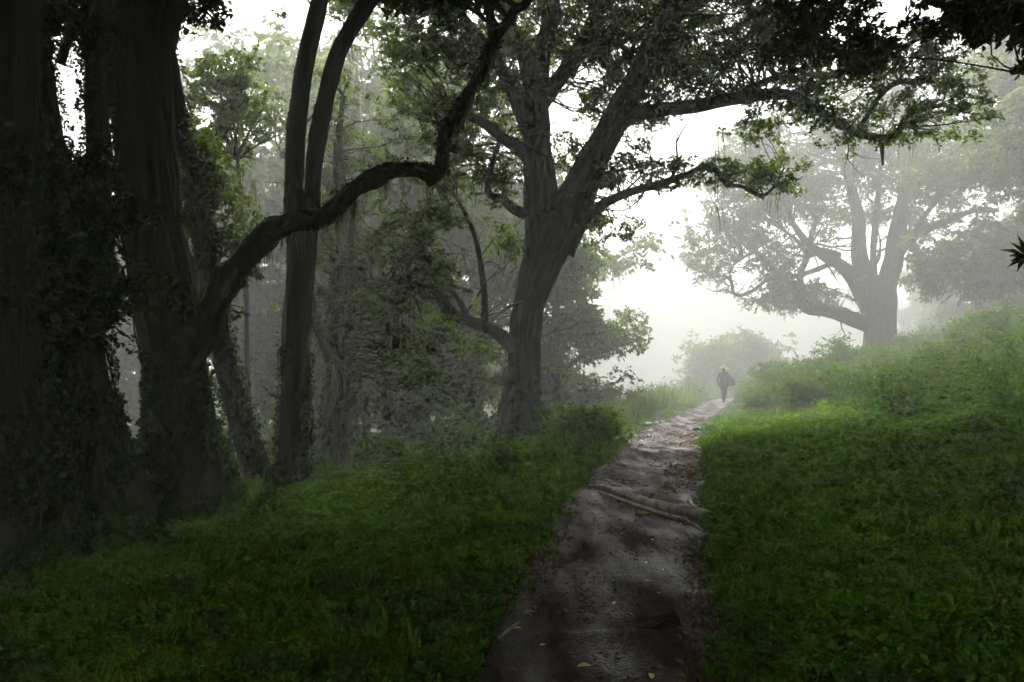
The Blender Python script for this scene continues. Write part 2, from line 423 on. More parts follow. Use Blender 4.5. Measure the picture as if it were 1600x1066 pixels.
_groups = {}
def scatter_group(key):
    if key in _groups: return _groups[key]
    c, n = PC[key]
    g = bpy.data.node_groups.new('scatter_' + key, 'GeometryNodeTree')
    g.interface.new_socket('Geometry', in_out='INPUT', socket_type='NodeSocketGeometry')
    g.interface.new_socket('Geometry', in_out='OUTPUT', socket_type='NodeSocketGeometry')
    gi, go = g.nodes.new('NodeGroupInput'), g.nodes.new('NodeGroupOutput')
    def attr(nm, ty):
        a = g.nodes.new('GeometryNodeInputNamedAttribute'); a.data_type = ty; a.inputs['Name'].default_value = nm; return a.outputs[0]
    ci = g.nodes.new('GeometryNodeCollectionInfo'); ci.inputs['Collection'].default_value = c
    ci.inputs['Separate Children'].default_value = True; ci.inputs['Reset Children'].default_value = True
    ip = g.nodes.new('GeometryNodeInstanceOnPoints'); ip.inputs['Pick Instance'].default_value = True
    L = g.links.new
    L(gi.outputs[0], ip.inputs['Points']); L(ci.outputs[0], ip.inputs['Instance'])
    L(attr('vid', 'INT'), ip.inputs['Instance Index']); L(attr('rot', 'FLOAT_VECTOR'), ip.inputs['Rotation']); L(attr('scl', 'FLOAT'), ip.inputs['Scale'])
    L(ip.outputs[0], go.inputs[0])
    _groups[key] = g; return g

def points_mesh(name, P, rot, scl, key, weights=None):
    me = bpy.data.meshes.new(name); n = len(P)
    me.vertices.add(n); me.vertices.foreach_set('co', np.asarray(P, np.float32).ravel())
    a = me.attributes.new('rot', 'FLOAT_VECTOR', 'POINT'); a.data.foreach_set('vector', np.asarray(rot, np.float32).ravel())
    a = me.attributes.new('scl', 'FLOAT', 'POINT'); a.data.foreach_set('value', np.asarray(scl, np.float32))
    k = PC[key][1]
    vid = rng.integers(0, k, n) if weights is None else rng.choice(k, n, p=weights)
    a = me.attributes.new('vid', 'INT', 'POINT'); a.data.foreach_set('value', vid.astype(np.int32))
    return me

def scatter(name, P, rot, scl, key, parent=None, weights=None, **props):
    o = link(name, points_mesh(name, P, rot, scl, key, weights), parent, kind='stuff', **props)
    md = o.modifiers.new('scatter', 'NODES'); md.node_group = scatter_group(key)
    return o

def yaw(n, tilt=.3):
    return np.stack([rng.normal(0, tilt, n), rng.normal(0, tilt, n), rng.uniform(0, 6.28, n)], 1)

#@@STRUCTURE
# ------------------------------------------------------------------ ground sheet
def sinh_axis(a, b, c, n, k):
    """n coordinates from a to b, dense round c."""
    lo, hi = np.arcsinh((a - c) / k), np.arcsinh((b - c) / k)
    return c + k * np.sinh(np.linspace(lo, hi, n))
gx = sinh_axis(-600, 600, 1.5, 330, 9.0); gy = sinh_axis(-120, 800, 7, 360, 9.0)
X, Y = np.meshgrid(gx, gy, indexing='ij')
Z = h(X, Y)
nx, ny = len(gx), len(gy)
i, j = np.meshgrid(np.arange(nx - 1), np.arange(ny - 1), indexing='ij')
F = np.stack([i * ny + j, (i + 1) * ny + j, (i + 1) * ny + j + 1, i * ny + j + 1], -1).reshape(-1, 4)
link('ground', mesh_np('ground', np.stack([X, Y, Z], -1).reshape(-1, 3), F, M_soil), kind='structure')
ZMIN = float(Z.min())

# the muddy path, a strip of its own lying in the groove
ys = np.concatenate([np.arange(-3, 14, .035), np.arange(14, 48, .09)])
us = np.linspace(-1.22, 1.22, 64)
U, YY = np.meshgrid(us, ys, indexing='ij')
XX = path_x(YY) + U * path_hw(YY)
zz = base_h(path_x(YY), YY) * 1.0 + (base_h(XX, YY) - base_h(path_x(YY), YY)) * .6
st = noise(XX * 5, YY * 5, 2.2); st2 = noise(XX * 16, YY * 16, 5.1); st3 = noise(XX * 1.3, YY * 1.3, 8.8)
rough = .55 + .45 * sstep(9.5, 12, YY)
zz = zz - .045 + .05 * np.abs(U) ** 2 - .09 * sstep(.98, 1.22, np.abs(U)) + rough * (.012 * (st - .5) + .008 * (st2 - .5)) + .03 * (st3 - .5)
zz = zz + .05 * np.exp(-((YY - (4.95 + .12 * (noise(XX * 3, 1.1) - .5) * 2 + .08 * U)) / .10) ** 2) * sstep(1.2, .5, np.abs(U)) * (.4 + .6 * st)   # low earth bar
stone2 = np.maximum(0, noise(XX * 11, YY * 8, 6.6) - .6)
stone = np.maximum(0, noise(XX * 7.5, YY * 5.5, 4.2) - .62)
zz = zz + .06 * stone * sstep(9.6, 11, YY) + .016 * stone2
n1, n2 = U.shape
i, j = np.meshgrid(np.arange(n1 - 1), np.arange(n2 - 1), indexing='ij')
F = np.stack([i * n2 + j, (i + 1) * n2 + j, (i + 1) * n2 + j + 1, i * n2 + j + 1], -1).reshape(-1, 4)
link('path', mesh_np('path', np.stack([XX, YY, zz], -1).reshape(-1, 3), F, M_path), kind='structure')
def path_z(x, y): return float(base_h(path_x(y), y)) - .03

#@@TREES
def px_limb(rows):
    return [[*at(a, b, c), r * c / FPX] for a, b, c, r in rows]

def limb_pts(P, step=.25):
    return spline(P, step)

class Tree:
    def __init__(s, name, label, base, mat=M_bark, group=None, cat='tree'):
        s.root = empty(name, base, label, cat, group); s.base = np.asarray(base, float); s.mat = mat; s.sk = []; s.anchor = None
        s.seed = rng.uniform(0, 50)
    def limb(s, P, name='limb', sides=14, seg=.14, lump=.10, ridge=.10, kf=4., wob=0., mat=None):
        P = np.asarray(P, float)
        if name != 'trunk':
            wob = wob or .0
        V, F = tube(P, sides, seg, lump, ridge, kf, s.seed + len(s.sk) * 3.7, wob, .55 if name == 'trunk' else 0.)
        mb = MB(); mb.add(V, F)
        link(name, mb.mesh(name, mat or s.mat, True, s.base), s.root)
        s.sk.append(spline(P, .25))
    def crown(s, clusters, key='broad', per=9, sub_r=.42, scl=(.8, 1.3), strands=0., twig=True, name='crown', shell=.35, gap=1.0):
        """clusters: rows (centre xyz, radii xyz, number of leaf clumps)."""
        sk = np.vstack(s.sk) if s.sk else None
        C, tw = [], MB()
        for c, r, n in clusters:
            n = max(1, int(n * gap)); d = rdir(n); rad = (shell + (1 - shell) * rng.uniform(0, 1, n)) ** .6
            C.append(np.asarray(c) + d * rad[:, None] * np.asarray(r))
        C = np.vstack(C)
        if twig and sk is not None:
            for c in C[rng.uniform(0, 1, len(C)) < twig]:
                dd = np.linalg.norm((sk[:, :3] - c) * [1, 1, 1.15], axis=1) + np.where(sk[:, 2] > c[2] + .3, .5, 0) + rng.uniform(0, .9, len(sk))
                q = sk[np.argmin(dd)]
                L = np.linalg.norm(q[:3] - c)
                if L > 7: continue
                mid = (q[:3] + c) / 2 + rng.normal(0, .12 * L, 3) + [0, 0, .10 * L]
                r0 = min(q[3] * .6, .012 + .012 * L)
                V, F = tube([[*q[:3], r0], [*mid, r0 * .6], [*c, .006]], 4, max(.25, L / 5), wob=.05 * L, seed=rng.uniform(0, 99)); tw.add(V, F)
        k = np.maximum(1, rng.poisson(per * .42, len(C)))
        P = np.repeat(C, k, axis=0)
        P = P + rng.normal(0, 1, P.shape) * sub_r * np.array([1, 1, .62]) * rng.uniform(.4, 1, len(P))[:, None]
        rot = yaw(len(P), .5)
        cr = scatter(name, P - s.base, rot, rng.uniform(*scl, len(P)), key, s.root)
        if tw.n: link('twigs', tw.mesh('twigs', M_twig, True, s.base), cr, kind='stuff')
        if strands:
            n = int(len(C) * strands); Q = C[rng.integers(0, len(C), n)] + rng.normal(0, .35, (n, 3))
            scatter('hanging_lichen', Q - s.base, yaw(n, .06), rng.uniform(.7, 1.8, n), 'strand', cr)
    def sprout(s, n, lmin, lmax, r=.012, zmin=2.5, up=.2):
        """crooked bare branchlets growing from the limbs"""
        S = np.vstack(s.sk); S = S[(S[:, 2] > zmin) & (S[:, 3] < .45) & (S[:, 3] > .075)]; mb = MB()
        for q in S[rng.integers(0, len(S), n)]:
            L = rng.uniform(lmin, lmax); d = rdir(1, -.5, .8)[0]; p = q[:3].copy(); R_ = min(q[3] * .5, r * (.6 + L)); P = [[*p, R_]]
            m = 5
            for k in range(m):
                d = d + rng.normal(0, .38, 3); d[2] += up * .4; d /= np.linalg.norm(d); p = p + d * L / m; P.append([*p, max(.003, R_ * (1 - (k + 1) / (m + .3)))])
                if k in (1, 2, 3) and rng.uniform() < .7:
                    d2 = d + rng.normal(0, .7, 3); d2 /= np.linalg.norm(d2); e1 = p + d2 * L * .2; e2 = e1 + (d2 + rng.normal(0, .4, 3)) * L * .2
                    mb.add(*tube([[*p, P[-1][3] * .7], [*e1, P[-1][3] * .45], [*e2, .003]], 4, L * .1))
            mb.add(*tube(P, 5, L / 9))
        link('branchlets', mb.mesh('branchlets', s.mat, True, s.base), s.root, kind='stuff')
    def vines(s, n, r=.012):
        """woody vines clinging to the trunk"""
        S = s.sk[0]
        for v in range(n):
            a = rng.uniform(0, 6.28); i0 = 0; i1 = int(len(S) * rng.uniform(.5, .95)); P = []
            for i in range(i0, i1, 3):
                a += rng.normal(0, .16); q = S[i]; rr = q[3] * rng.uniform(1.0, 1.12) + r
                P.append([q[0] + math.cos(a) * rr, q[1] + math.sin(a) * rr, q[2], r * rng.uniform(.7, 1.4)])
            if len(P) > 3:
                mb = MB(); mb.add(*tube(P, 6, .12)); link('vine', mb.mesh('vine', M_twig, True, s.base), s.root)
    def wrap(s, key, n, off=.02, zmax=99, scl=(.7, 1.3), name='ivy', side=None):
        """leaves clinging to the bark"""
        S = np.vstack(s.sk); S = S[S[:, 2] < zmax]
        w = S[:, 3] / S[:, 3].sum()
        q = S[rng.choice(len(S), n, p=w)]
        a = rng.uniform(0, 6.28, n)
        keep = noise(q[:, 2] * 1.1, a * 1.2, s.seed) > .42
        q, a = q[keep], a[keep]
        d = np.stack([np.cos(a), np.sin(a), np.zeros(len(a))], 1)
        P = q[:, :3] + d * (q[:, 3:4] * 1.0 + off) + np.c_[np.zeros((len(q), 2)), rng.uniform(-.15, .15, len(q))]
        rot = np.stack([np.zeros(len(a)), np.full(len(a), 1.35) + rng.normal(0, .3, len(a)), a], 1)
        scatter(name, P - s.base, rot, rng.uniform(*scl, len(P)), key, s.root)

def pcl(px, py, dep, rx, ry, n, dd=None):
    k = dep / FPX
    return (at(px, py, dep), (rx * k, (dd if dd else rx * k * .9), ry * k), n)

def gpt(px, dep):
    """ground point on a pixel column at a distance"""
    x = (px - CX) / FPX * dep
    return np.array([x, dep, float(h(x, dep))])

def grounded(rows, drop=.5, flare=1.35):
    """prepend buried foot to a trunk given from the ground up"""
    P = px_limb(rows); p = np.array(P[0])
    return [[p[0], p[1], float(h(p[0], p[1])) - drop, p[3] * flare]] + P

# ---- big dark trunk at the left edge
t = T_A = Tree('broad_tree', 'massive dark trunk cut by the left edge of the picture', gpt(30, 8.2), M_bark_moss)
t.limb(grounded([(34, 850, 8.2, 98), (22, 780, 8.2, 76), (12, 680, 8.2, 64), (0, 540, 8.2, 58), (-8, 380, 8.2, 56), (-4, 220, 8.2, 54), (2, 80, 8.2, 52), (0, -80, 8.3, 54), (-40, -320, 8.5, 44), (-60, -620, 8.8, 30)], .5, 1.35), 'trunk', 72, .06, .08, .17, 4.5)
t.limb(px_limb([(20, 30, 8.3, 26), (90, -90, 8.6, 20), (170, -200, 9, 15), (260, -330, 9.5, 10)]), 'limb', 16, .1)
t.limb(px_limb([(-10, -200, 8.4, 26), (-40, -380, 7.4, 22), (60, -560, 6.4, 15), (180, -800, 5.6, 9)]), 'limb', 16, .1)
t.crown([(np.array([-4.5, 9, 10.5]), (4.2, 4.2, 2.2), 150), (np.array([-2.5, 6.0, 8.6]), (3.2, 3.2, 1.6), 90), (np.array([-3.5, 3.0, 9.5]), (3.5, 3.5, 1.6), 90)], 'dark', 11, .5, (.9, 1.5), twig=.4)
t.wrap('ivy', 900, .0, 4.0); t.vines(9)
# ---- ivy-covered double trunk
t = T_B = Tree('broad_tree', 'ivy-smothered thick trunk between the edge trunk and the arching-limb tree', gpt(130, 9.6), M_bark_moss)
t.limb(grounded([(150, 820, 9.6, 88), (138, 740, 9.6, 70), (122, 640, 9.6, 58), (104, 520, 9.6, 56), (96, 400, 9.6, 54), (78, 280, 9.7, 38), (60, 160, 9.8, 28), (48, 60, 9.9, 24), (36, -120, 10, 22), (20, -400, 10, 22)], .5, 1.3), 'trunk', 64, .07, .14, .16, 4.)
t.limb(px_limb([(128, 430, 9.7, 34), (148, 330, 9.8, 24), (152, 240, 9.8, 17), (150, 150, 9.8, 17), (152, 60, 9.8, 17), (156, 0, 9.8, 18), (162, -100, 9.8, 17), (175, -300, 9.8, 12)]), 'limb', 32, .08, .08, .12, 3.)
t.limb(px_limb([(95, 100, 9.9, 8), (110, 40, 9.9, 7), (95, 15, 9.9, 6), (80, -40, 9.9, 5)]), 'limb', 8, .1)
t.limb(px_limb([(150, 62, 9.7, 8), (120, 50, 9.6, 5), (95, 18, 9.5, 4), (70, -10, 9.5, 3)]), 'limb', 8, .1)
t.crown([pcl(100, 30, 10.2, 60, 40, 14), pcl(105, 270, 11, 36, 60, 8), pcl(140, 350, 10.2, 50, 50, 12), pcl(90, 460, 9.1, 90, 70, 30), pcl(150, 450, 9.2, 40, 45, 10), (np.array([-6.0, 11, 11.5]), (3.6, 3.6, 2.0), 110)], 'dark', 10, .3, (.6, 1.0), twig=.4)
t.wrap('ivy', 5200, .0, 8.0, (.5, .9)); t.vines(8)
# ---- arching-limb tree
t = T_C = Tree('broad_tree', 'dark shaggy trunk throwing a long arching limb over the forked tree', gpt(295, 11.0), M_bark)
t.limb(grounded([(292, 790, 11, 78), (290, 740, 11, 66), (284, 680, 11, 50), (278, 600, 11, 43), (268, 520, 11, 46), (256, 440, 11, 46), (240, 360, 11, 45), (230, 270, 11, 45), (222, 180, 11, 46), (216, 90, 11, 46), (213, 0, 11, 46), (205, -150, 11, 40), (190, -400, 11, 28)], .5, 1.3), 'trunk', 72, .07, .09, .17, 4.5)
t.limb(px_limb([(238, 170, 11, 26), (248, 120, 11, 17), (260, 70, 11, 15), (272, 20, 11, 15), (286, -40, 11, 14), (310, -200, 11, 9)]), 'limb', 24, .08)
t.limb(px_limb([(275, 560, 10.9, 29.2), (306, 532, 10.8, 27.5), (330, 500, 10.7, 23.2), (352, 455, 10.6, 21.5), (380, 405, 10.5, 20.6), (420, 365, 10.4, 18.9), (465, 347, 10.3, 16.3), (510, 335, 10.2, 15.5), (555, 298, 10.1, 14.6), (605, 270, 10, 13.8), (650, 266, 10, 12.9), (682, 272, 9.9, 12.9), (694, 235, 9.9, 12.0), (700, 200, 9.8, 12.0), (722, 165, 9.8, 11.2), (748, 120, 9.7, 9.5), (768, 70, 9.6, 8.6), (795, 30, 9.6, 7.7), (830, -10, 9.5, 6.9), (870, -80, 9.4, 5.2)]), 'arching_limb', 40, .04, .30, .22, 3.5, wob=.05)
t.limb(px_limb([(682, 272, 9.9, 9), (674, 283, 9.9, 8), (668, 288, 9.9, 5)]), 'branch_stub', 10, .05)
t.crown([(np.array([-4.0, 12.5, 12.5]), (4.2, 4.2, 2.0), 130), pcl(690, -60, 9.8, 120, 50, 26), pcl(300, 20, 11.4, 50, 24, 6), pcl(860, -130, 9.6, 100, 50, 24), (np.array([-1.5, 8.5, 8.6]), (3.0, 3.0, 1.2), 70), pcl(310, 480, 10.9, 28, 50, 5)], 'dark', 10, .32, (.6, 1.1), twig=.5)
t.wrap('ivy', 1500, .0, 1.6, (.6, 1.1)); t.sprout(24, .4, 1.2, .008); t.vines(12, .010)
q = t.sk[2]; q = q[rng.integers(2, len(q) - 4, 240)]; dv = rdir(240, -.2, 1)
scatter('epiphytes', q[:, :3] + dv * q[:, 3:4] * .9 - t.base, yaw(240, .6), rng.uniform(.25, .6, 240), 'ivy', t.root)
q = q[:90]; scatter('hanging_lichen', q[:, :3] - np.c_[np.zeros((90, 2)), q[:, 3]] - t.base, yaw(90, .08), rng.uniform(.25, .7, 90), 'strand', t.root)
# ---- leaning slender trunk
t = Tree('slender_tree', 'slender leaning trunk crossing behind the shaggy arching-limb tree', gpt(405, 13.4), M_bark_moss)
t.limb(grounded([(406, 760, 13.4, 25), (392, 710, 13.4, 21), (372, 640, 13.3, 19), (352, 570, 13.2, 18), (338, 500, 13.1, 17), (326, 430, 13, 17), (312, 350, 13, 16), (298, 280, 13, 16), (282, 200, 13, 15), (268, 120, 13, 14), (250, 0, 13, 13), (230, -200, 13, 9)], .4, 1.3), 'trunk', 40, .08, .1, .13, 3.5)
t.crown([pcl(330, 330, 13.5, 40, 90, 16), pcl(300, 260, 13.5, 40, 70, 14), (np.array([-5, 15, 11.5]), (3, 3, 1.6), 60)], 'broad', 9, .3, (.6, 1.0), twig=.5, strands=.4)
t.wrap('ivy', 800, .0, 9, (.5, .9))
# ---- forked tree
t = T_F = Tree('forked_tree', 'dark straight trunk forking into two tall stems behind the arching limb', gpt(455, 13.9), M_bark)
t.limb(grounded([(455, 762, 13.9, 29), (457, 720, 13.9, 24), (460, 660, 13.9, 23), (462, 600, 13.9, 22), (463, 520, 13.9, 22), (468, 440, 13.9, 22), (473, 380, 13.9, 24), (472, 335, 13.9, 25)], .4, 1.25), 'trunk', 48, .07, .08, .13, 3.5)
t.limb(px_limb([(468, 380, 13.9, 20), (460, 320, 13.9, 16), (460, 270, 13.9, 15), (462, 210, 13.9, 15), (470, 140, 13.9, 15), (480, 80, 13.9, 14), (495, 20, 13.9, 14), (510, -60, 13.9, 12), (525, -250, 13.9, 8)]), 'stem', 32, .07, .08, .12, 3.)
t.limb(px_limb([(476, 380, 13.85, 20), (488, 320, 13.8, 14), (490, 270, 13.8, 13), (498, 210, 13.8, 14), (510, 150, 13.8, 13), (524, 95, 13.8, 14), (545, 50, 13.7, 13), (570, 10, 13.6, 14), (600, -40, 13.5, 13), (640, -160, 13.4, 9)]), 'stem', 32, .07, .08, .12, 3.)
t.crown([(np.array([-2.2, 14, 9.8]), (2.8, 2.6, 1.6), 80), pcl(620, -60, 13.6, 110, 50, 24), pcl(500, -90, 13.9, 80, 40, 12)], 'broad', 9, .35, (.7, 1.1), twig=.5)
t.wrap('ivy', 500, .0, 2.0, (.5, .9))
# ---- thin sapling
t = Tree('sapling', 'thin bare-stemmed sapling with sparse light crown left of the forked tree', gpt(385, 17), M_bark, cat='sapling')
t.limb(grounded([(388, 640, 17, 4), (386, 560, 17, 3.5), (384, 400, 17, 3.2), (377, 330, 17, 3), (370, 235, 17, 2.6), (360, 150, 17, 1.4)], .3, 1.2), 'trunk', 12, .2, .08, 0)
for a in [(330, 190), (410, 170), (340, 130), (400, 250), (440, 210)]:
    t.limb(px_limb([(370, 250, 17, 2), ((370 + a[0]) / 2, (240 + a[1]) / 2, 17, 1.6), (*a, 17, 1)]), 'limb', 6, .2)
t.crown([pcl(345, 150, 17, 55, 50, 26), pcl(395, 190, 17, 60, 50, 22), pcl(370, 110, 17, 40, 30, 12), pcl(330, 220, 17, 45, 40, 14)], 'broad', 7, .28, (.6, 1.0), twig=.8)
# ---- mid tree behind the forked one
t = Tree('broad_tree', 'hazy broad trunk with low drooping dark foliage right of the forked tree', gpt(525, 20), M_bark)
t.limb(grounded([(524, 700, 20, 27), (526, 650, 20, 22), (530, 600, 20, 21), (534, 540, 20, 21), (540, 470, 20, 24), (545, 410, 20, 23), (540, 340, 20, 15), (528, 250, 20, 8), (536, 150, 20, 3)], .6, 1.3), 'trunk', 40, .1, .1, .13, 3.5)
t.limb(px_limb([(530, 590, 20, 12), (510, 545, 19.7, 10), (492, 500, 19.5, 8), (485, 460, 19.3, 6)]), 'limb', 16, .1)
t.limb(px_limb([(544, 430, 20, 12), (580, 380, 19.7, 10), (620, 350, 19.5, 8), (680, 330, 19.3, 5)]), 'limb', 14, .12)
t.limb(px_limb([(540, 480, 20, 11), (570, 450, 19.5, 9), (610, 440, 19.2, 7), (650, 450, 19, 4)]), 'limb', 14, .12)
t.limb(px_limb([(540, 320, 20, 10), (500, 270, 20.3, 8), (440, 240, 20.5, 5)]), 'limb', 14, .12)
t.crown([pcl(555, 460, 19.6, 55, 26, 18), pcl(600, 490, 19.4, 60, 22, 18), pcl(620, 540, 19.2, 60, 26, 20), pcl(660, 430, 19.2, 45, 24, 14), pcl(575, 575, 19.5, 40, 24, 10), pcl(650, 585, 19.3, 40, 14, 8), pcl(590, 395, 19.6, 70, 24, 20), pcl(640, 375, 19, 50, 20, 12), pcl(510, 400, 20, 40, 30, 10), pcl(520, 340, 20, 50, 30, 12),
         pcl(670, 340, 19.4, 60, 24, 14), pcl(480, 480, 19.4, 30, 26, 7), pcl(550, 290, 20, 80, 50, 22), pcl(600, 220, 20, 60, 50, 12), pcl(510, 230, 20.5, 60, 60, 14), pcl(530, 150, 20, 60, 60, 12)], 'broad', 8, .30, (.5, .95), strands=.3, twig=.9)
t.wrap('ivy', 700, .0, 6, (.6, 1.1)); t.sprout(50, .8, 2.2)

# ---- the great central tree
t = T_H = Tree('great_tree', 'great spreading tree with thick forked trunk standing left of the path', gpt(812, 21), M_bark)
t.limb(grounded([(812, 678, 21, 34.0), (812, 640, 21, 28.9), (815, 600, 21, 26.3), (818, 540, 21, 24.6), (826, 480, 21, 25.5), (842, 425, 21, 29.8), (856, 380, 21, 35.7), (862, 345, 21, 37.4), (866, 322, 21, 9)], .6, 1.3), 'trunk', 80, .07, .14, .22, 4.5)
t.limb(px_limb([(852, 400, 21, 32.3), (848, 330, 21, 29.8), (842, 270, 21, 26.3), (838, 205, 21.1, 22.9), (836, 150, 21.3, 20.4), (845, 90, 21.5, 16.1), (860, 30, 21.6, 13.6), (868, -60, 21.6, 10.2), (880, -180, 21.6, 5.6)]), 'limb', 52, .08, .14, .2, 3.5)
t.limb(px_limb([(866, 390, 21, 32.3), (888, 335, 20.9, 31.4), (910, 285, 20.7, 27.2), (932, 238, 20.5, 23.8), (955, 200, 20.4, 22.1), (980, 155, 20.2, 20.4), (1002, 112, 20, 18.7), (1028, 62, 19.8, 18.7), (1055, 10, 19.6, 20.4), (1080, -50, 19.5, 15.3), (1110, -180, 19.3, 9.3)]), 'limb', 52, .08, .14, .2, 3.5)
t.limb(px_limb([(835, 215, 21.1, 17.0), (812, 165, 20.8, 12.8), (785, 110, 20.5, 10.2), (750, 60, 20.2, 8.5), (712, 10, 20, 6.4), (670, -70, 19.8, 4.0)]), 'limb', 24, .12)
t.limb(px_limb([(845, 160, 21.3, 15.3), (880, 115, 21.3, 11.9), (908, 70, 21.3, 10.2), (930, 20, 21.3, 9.3), (945, -40, 21.3, 6.4)]), 'limb', 24, .12)
t.limb(px_limb([(842, 260, 21.1, 14.4), (815, 235, 20.9, 11.0), (785, 215, 20.7, 9.3), (755, 192, 20.5, 7.6), (720, 180, 20.3, 4.8), (690, 195, 20.2, 3.2)]), 'limb', 20, .12)
t.limb(px_limb([(838, 340, 21, 11.9), (805, 328, 20.8, 8.5), (785, 312, 20.7, 6.4), (762, 300, 20.6, 5.6), (768, 262, 20.5, 4.8), (778, 225, 20.4, 3.2)]), 'limb', 18, .12)
t.limb(px_limb([(832, 150, 21.4, 12.8), (818, 95, 21.6, 10.2), (800, 40, 21.8, 8.5), (790, -30, 22, 5.6)]), 'limb', 20, .12)
t.limb(px_limb([(945, 218, 20.4, 14.4), (985, 182, 20.2, 11.9), (1030, 172, 19.8, 11.0), (1085, 166, 19.4, 11.0), (1140, 156, 19, 10.2), (1195, 148, 18.6, 9.3), (1245, 152, 18.2, 7.6), (1290, 180, 17.7, 6.4), (1340, 208, 17.2, 6.4), (1395, 215, 16.8, 5.6), (1418, 180, 16.5, 4.0), (1470, 165, 16.2, 2.4)]), 'limb', 24, .1, .12, .1)
t.limb(px_limb([(1150, 152, 19, 6.4), (1195, 128, 18.7, 5.6), (1240, 112, 18.3, 4.8), (1300, 100, 18, 3.2)]), 'limb', 14, .12)
t.limb(px_limb([(1340, 205, 17.2, 4.0), (1375, 150, 16.8, 4.0), (1405, 128, 16.5, 4.8), (1440, 128, 16.2, 4.8), (1470, 105, 16, 3.2)]), 'limb', 14, .12)
t.limb(px_limb([(1376, 213, 17, 4.0), (1378, 235, 17, 3.2), (1379, 258, 17, 1.6)]), 'limb', 8, .08)
t.limb(px_limb([(890, 120, 21.2, 7.6), (915, 82, 21, 5.6), (942, 68, 20.9, 5.6), (970, 72, 20.8, 4.8), (992, 92, 20.6, 4.0)]), 'limb', 12, .12)
t.limb(px_limb([(905, 345, 20.7, 11.9), (945, 318, 20.3, 7.6), (985, 300, 20, 6.4), (1030, 288, 19.7, 6.4), (1075, 272, 19.5, 4.8), (1105, 258, 19.4, 4.4), (1122, 272, 19.4, 4.0), (1135, 288, 19.4, 3.6), (1160, 292, 19.4, 3.2), (1190, 306, 19.4, 3.2), (1212, 288, 19.4, 2.4), (1225, 262, 19.4, 1.6)]), 'limb', 14, .08, .12, 0)
t.limb(px_limb([(822, 555, 21, 18.7), (795, 535, 20.8, 11.9), (770, 515, 20.6, 10.2), (740, 502, 20.4, 10.2), (710, 492, 20.3, 10.2), (690, 468, 20.2, 10.2), (678, 430, 20.2, 10.2), (662, 395, 20.2, 7.6), (640, 360, 20.2, 4.8)]), 'limb', 24, .1, .14, .1)
t.limb(px_limb([(757, 508, 20.5, 6.4), (757, 470, 20.4, 5.6), (752, 420, 20.4, 4.8), (742, 370, 20.3, 4.0), (725, 330, 20.2, 3.2), (706, 298, 20.2, 2.0)]), 'limb', 12, .1)
t.limb(px_limb([(735, 503, 20.4, 5.6), (715, 465, 20.2, 4.8), (695, 445, 20, 3.2), (735, 455, 19.9, 3.2)]), 'limb', 10, .1)
t.crown([pcl(700, 40, 20.2, 90, 60, 46), pcl(780, 100, 20.6, 70, 60, 32), pcl(640, 130, 20.3, 70, 60, 26), pcl(720, 190, 20.4, 60, 45, 20), pcl(760, 270, 20.5, 40, 45, 14), pcl(860, 40, 21.5, 90, 60, 40), pcl(930, 110, 21.3, 60, 55, 22),
         pcl(960, 20, 20.8, 80, 40, 26), pcl(1010, 170, 20, 60, 30, 12), pcl(1080, 60, 19.5, 80, 70, 40), pcl(1140, 110, 19, 70, 50, 28), pcl(1190, 60, 18.8, 60, 60, 24), pcl(1000, 250, 20.2, 60, 40, 12), pcl(960, 350, 20.4, 40, 40, 10),
         pcl(900, -90, 20.8, 260, 90, 90), pcl(1180, -80, 19, 160, 80, 50), pcl(640, -90, 20, 120, 70, 40), pcl(1250, 150, 18, 50, 40, 16), pcl(780, 360, 20.7, 30, 50, 8), pcl(890, 250, 21, 30, 50, 10), pcl(600, 30, 20.5, 90, 60, 34), pcl(680, 250, 21, 60, 60, 22), pcl(760, 20, 22, 110, 60, 44), pcl(1010, 60, 22, 110, 70, 50), pcl(900, 30, 23, 130, 70, 50), pcl(1120, 20, 20.5, 110, 50, 40), pcl(690, 120, 22, 80, 70, 34), pcl(1060, 120, 21, 70, 45, 26), pcl(960, 180, 22, 45, 45, 14), pcl(800, 180, 22.5, 60, 60, 22), pcl(1180, 200, 19, 50, 26, 10), pcl(1240, 60, 18.4, 50, 45, 18), pcl(1215, 275, 19.4, 45, 22, 12), pcl(1130, 265, 19.5, 40, 18, 7), pcl(1050, 270, 19.7, 45, 22, 8), pcl(940, 300, 20.3, 40, 30, 8)], 'broad', 10, .32, (.55, 1.0), strands=.2, twig=.9, gap=.95)
t.crown([pcl(1300, 130, 17.8, 40, 30, 14), pcl(1350, 110, 17.2, 45, 30, 16), pcl(1420, 90, 16.4, 50, 30, 20), pcl(1490, 110, 16, 45, 30, 18), pcl(1520, 160, 15.8, 35, 35, 14), pcl(1455, 150, 16.2, 50, 25, 18), pcl(1390, 165, 16.8, 45, 25, 14), pcl(1380, 205, 17, 60, 16, 16), pcl(1460, 200, 16.4, 50, 18, 14), pcl(1310, 185, 17.6, 40, 18, 10), pcl(1250, 120, 18.2, 40, 35, 12)], 'broad', 9, .24, (.45, .85), strands=.06, twig=.9, name='crown', gap=.62)
t.crown([pcl(650, 385, 20.2, 50, 20, 10), pcl(690, 430, 20.2, 50, 18, 9), pcl(640, 450, 20, 40, 16, 6), pcl(700, 500, 20.2, 50, 16, 8), pcl(730, 545, 20.3, 40, 16, 5)], 'broad', 8, .30, (.5, .95), strands=.3, twig=.7, name='crown')
t.wrap('ivy', 500, .0, 1.5, (.5, 1.0)); t.sprout(110, .8, 2.6)

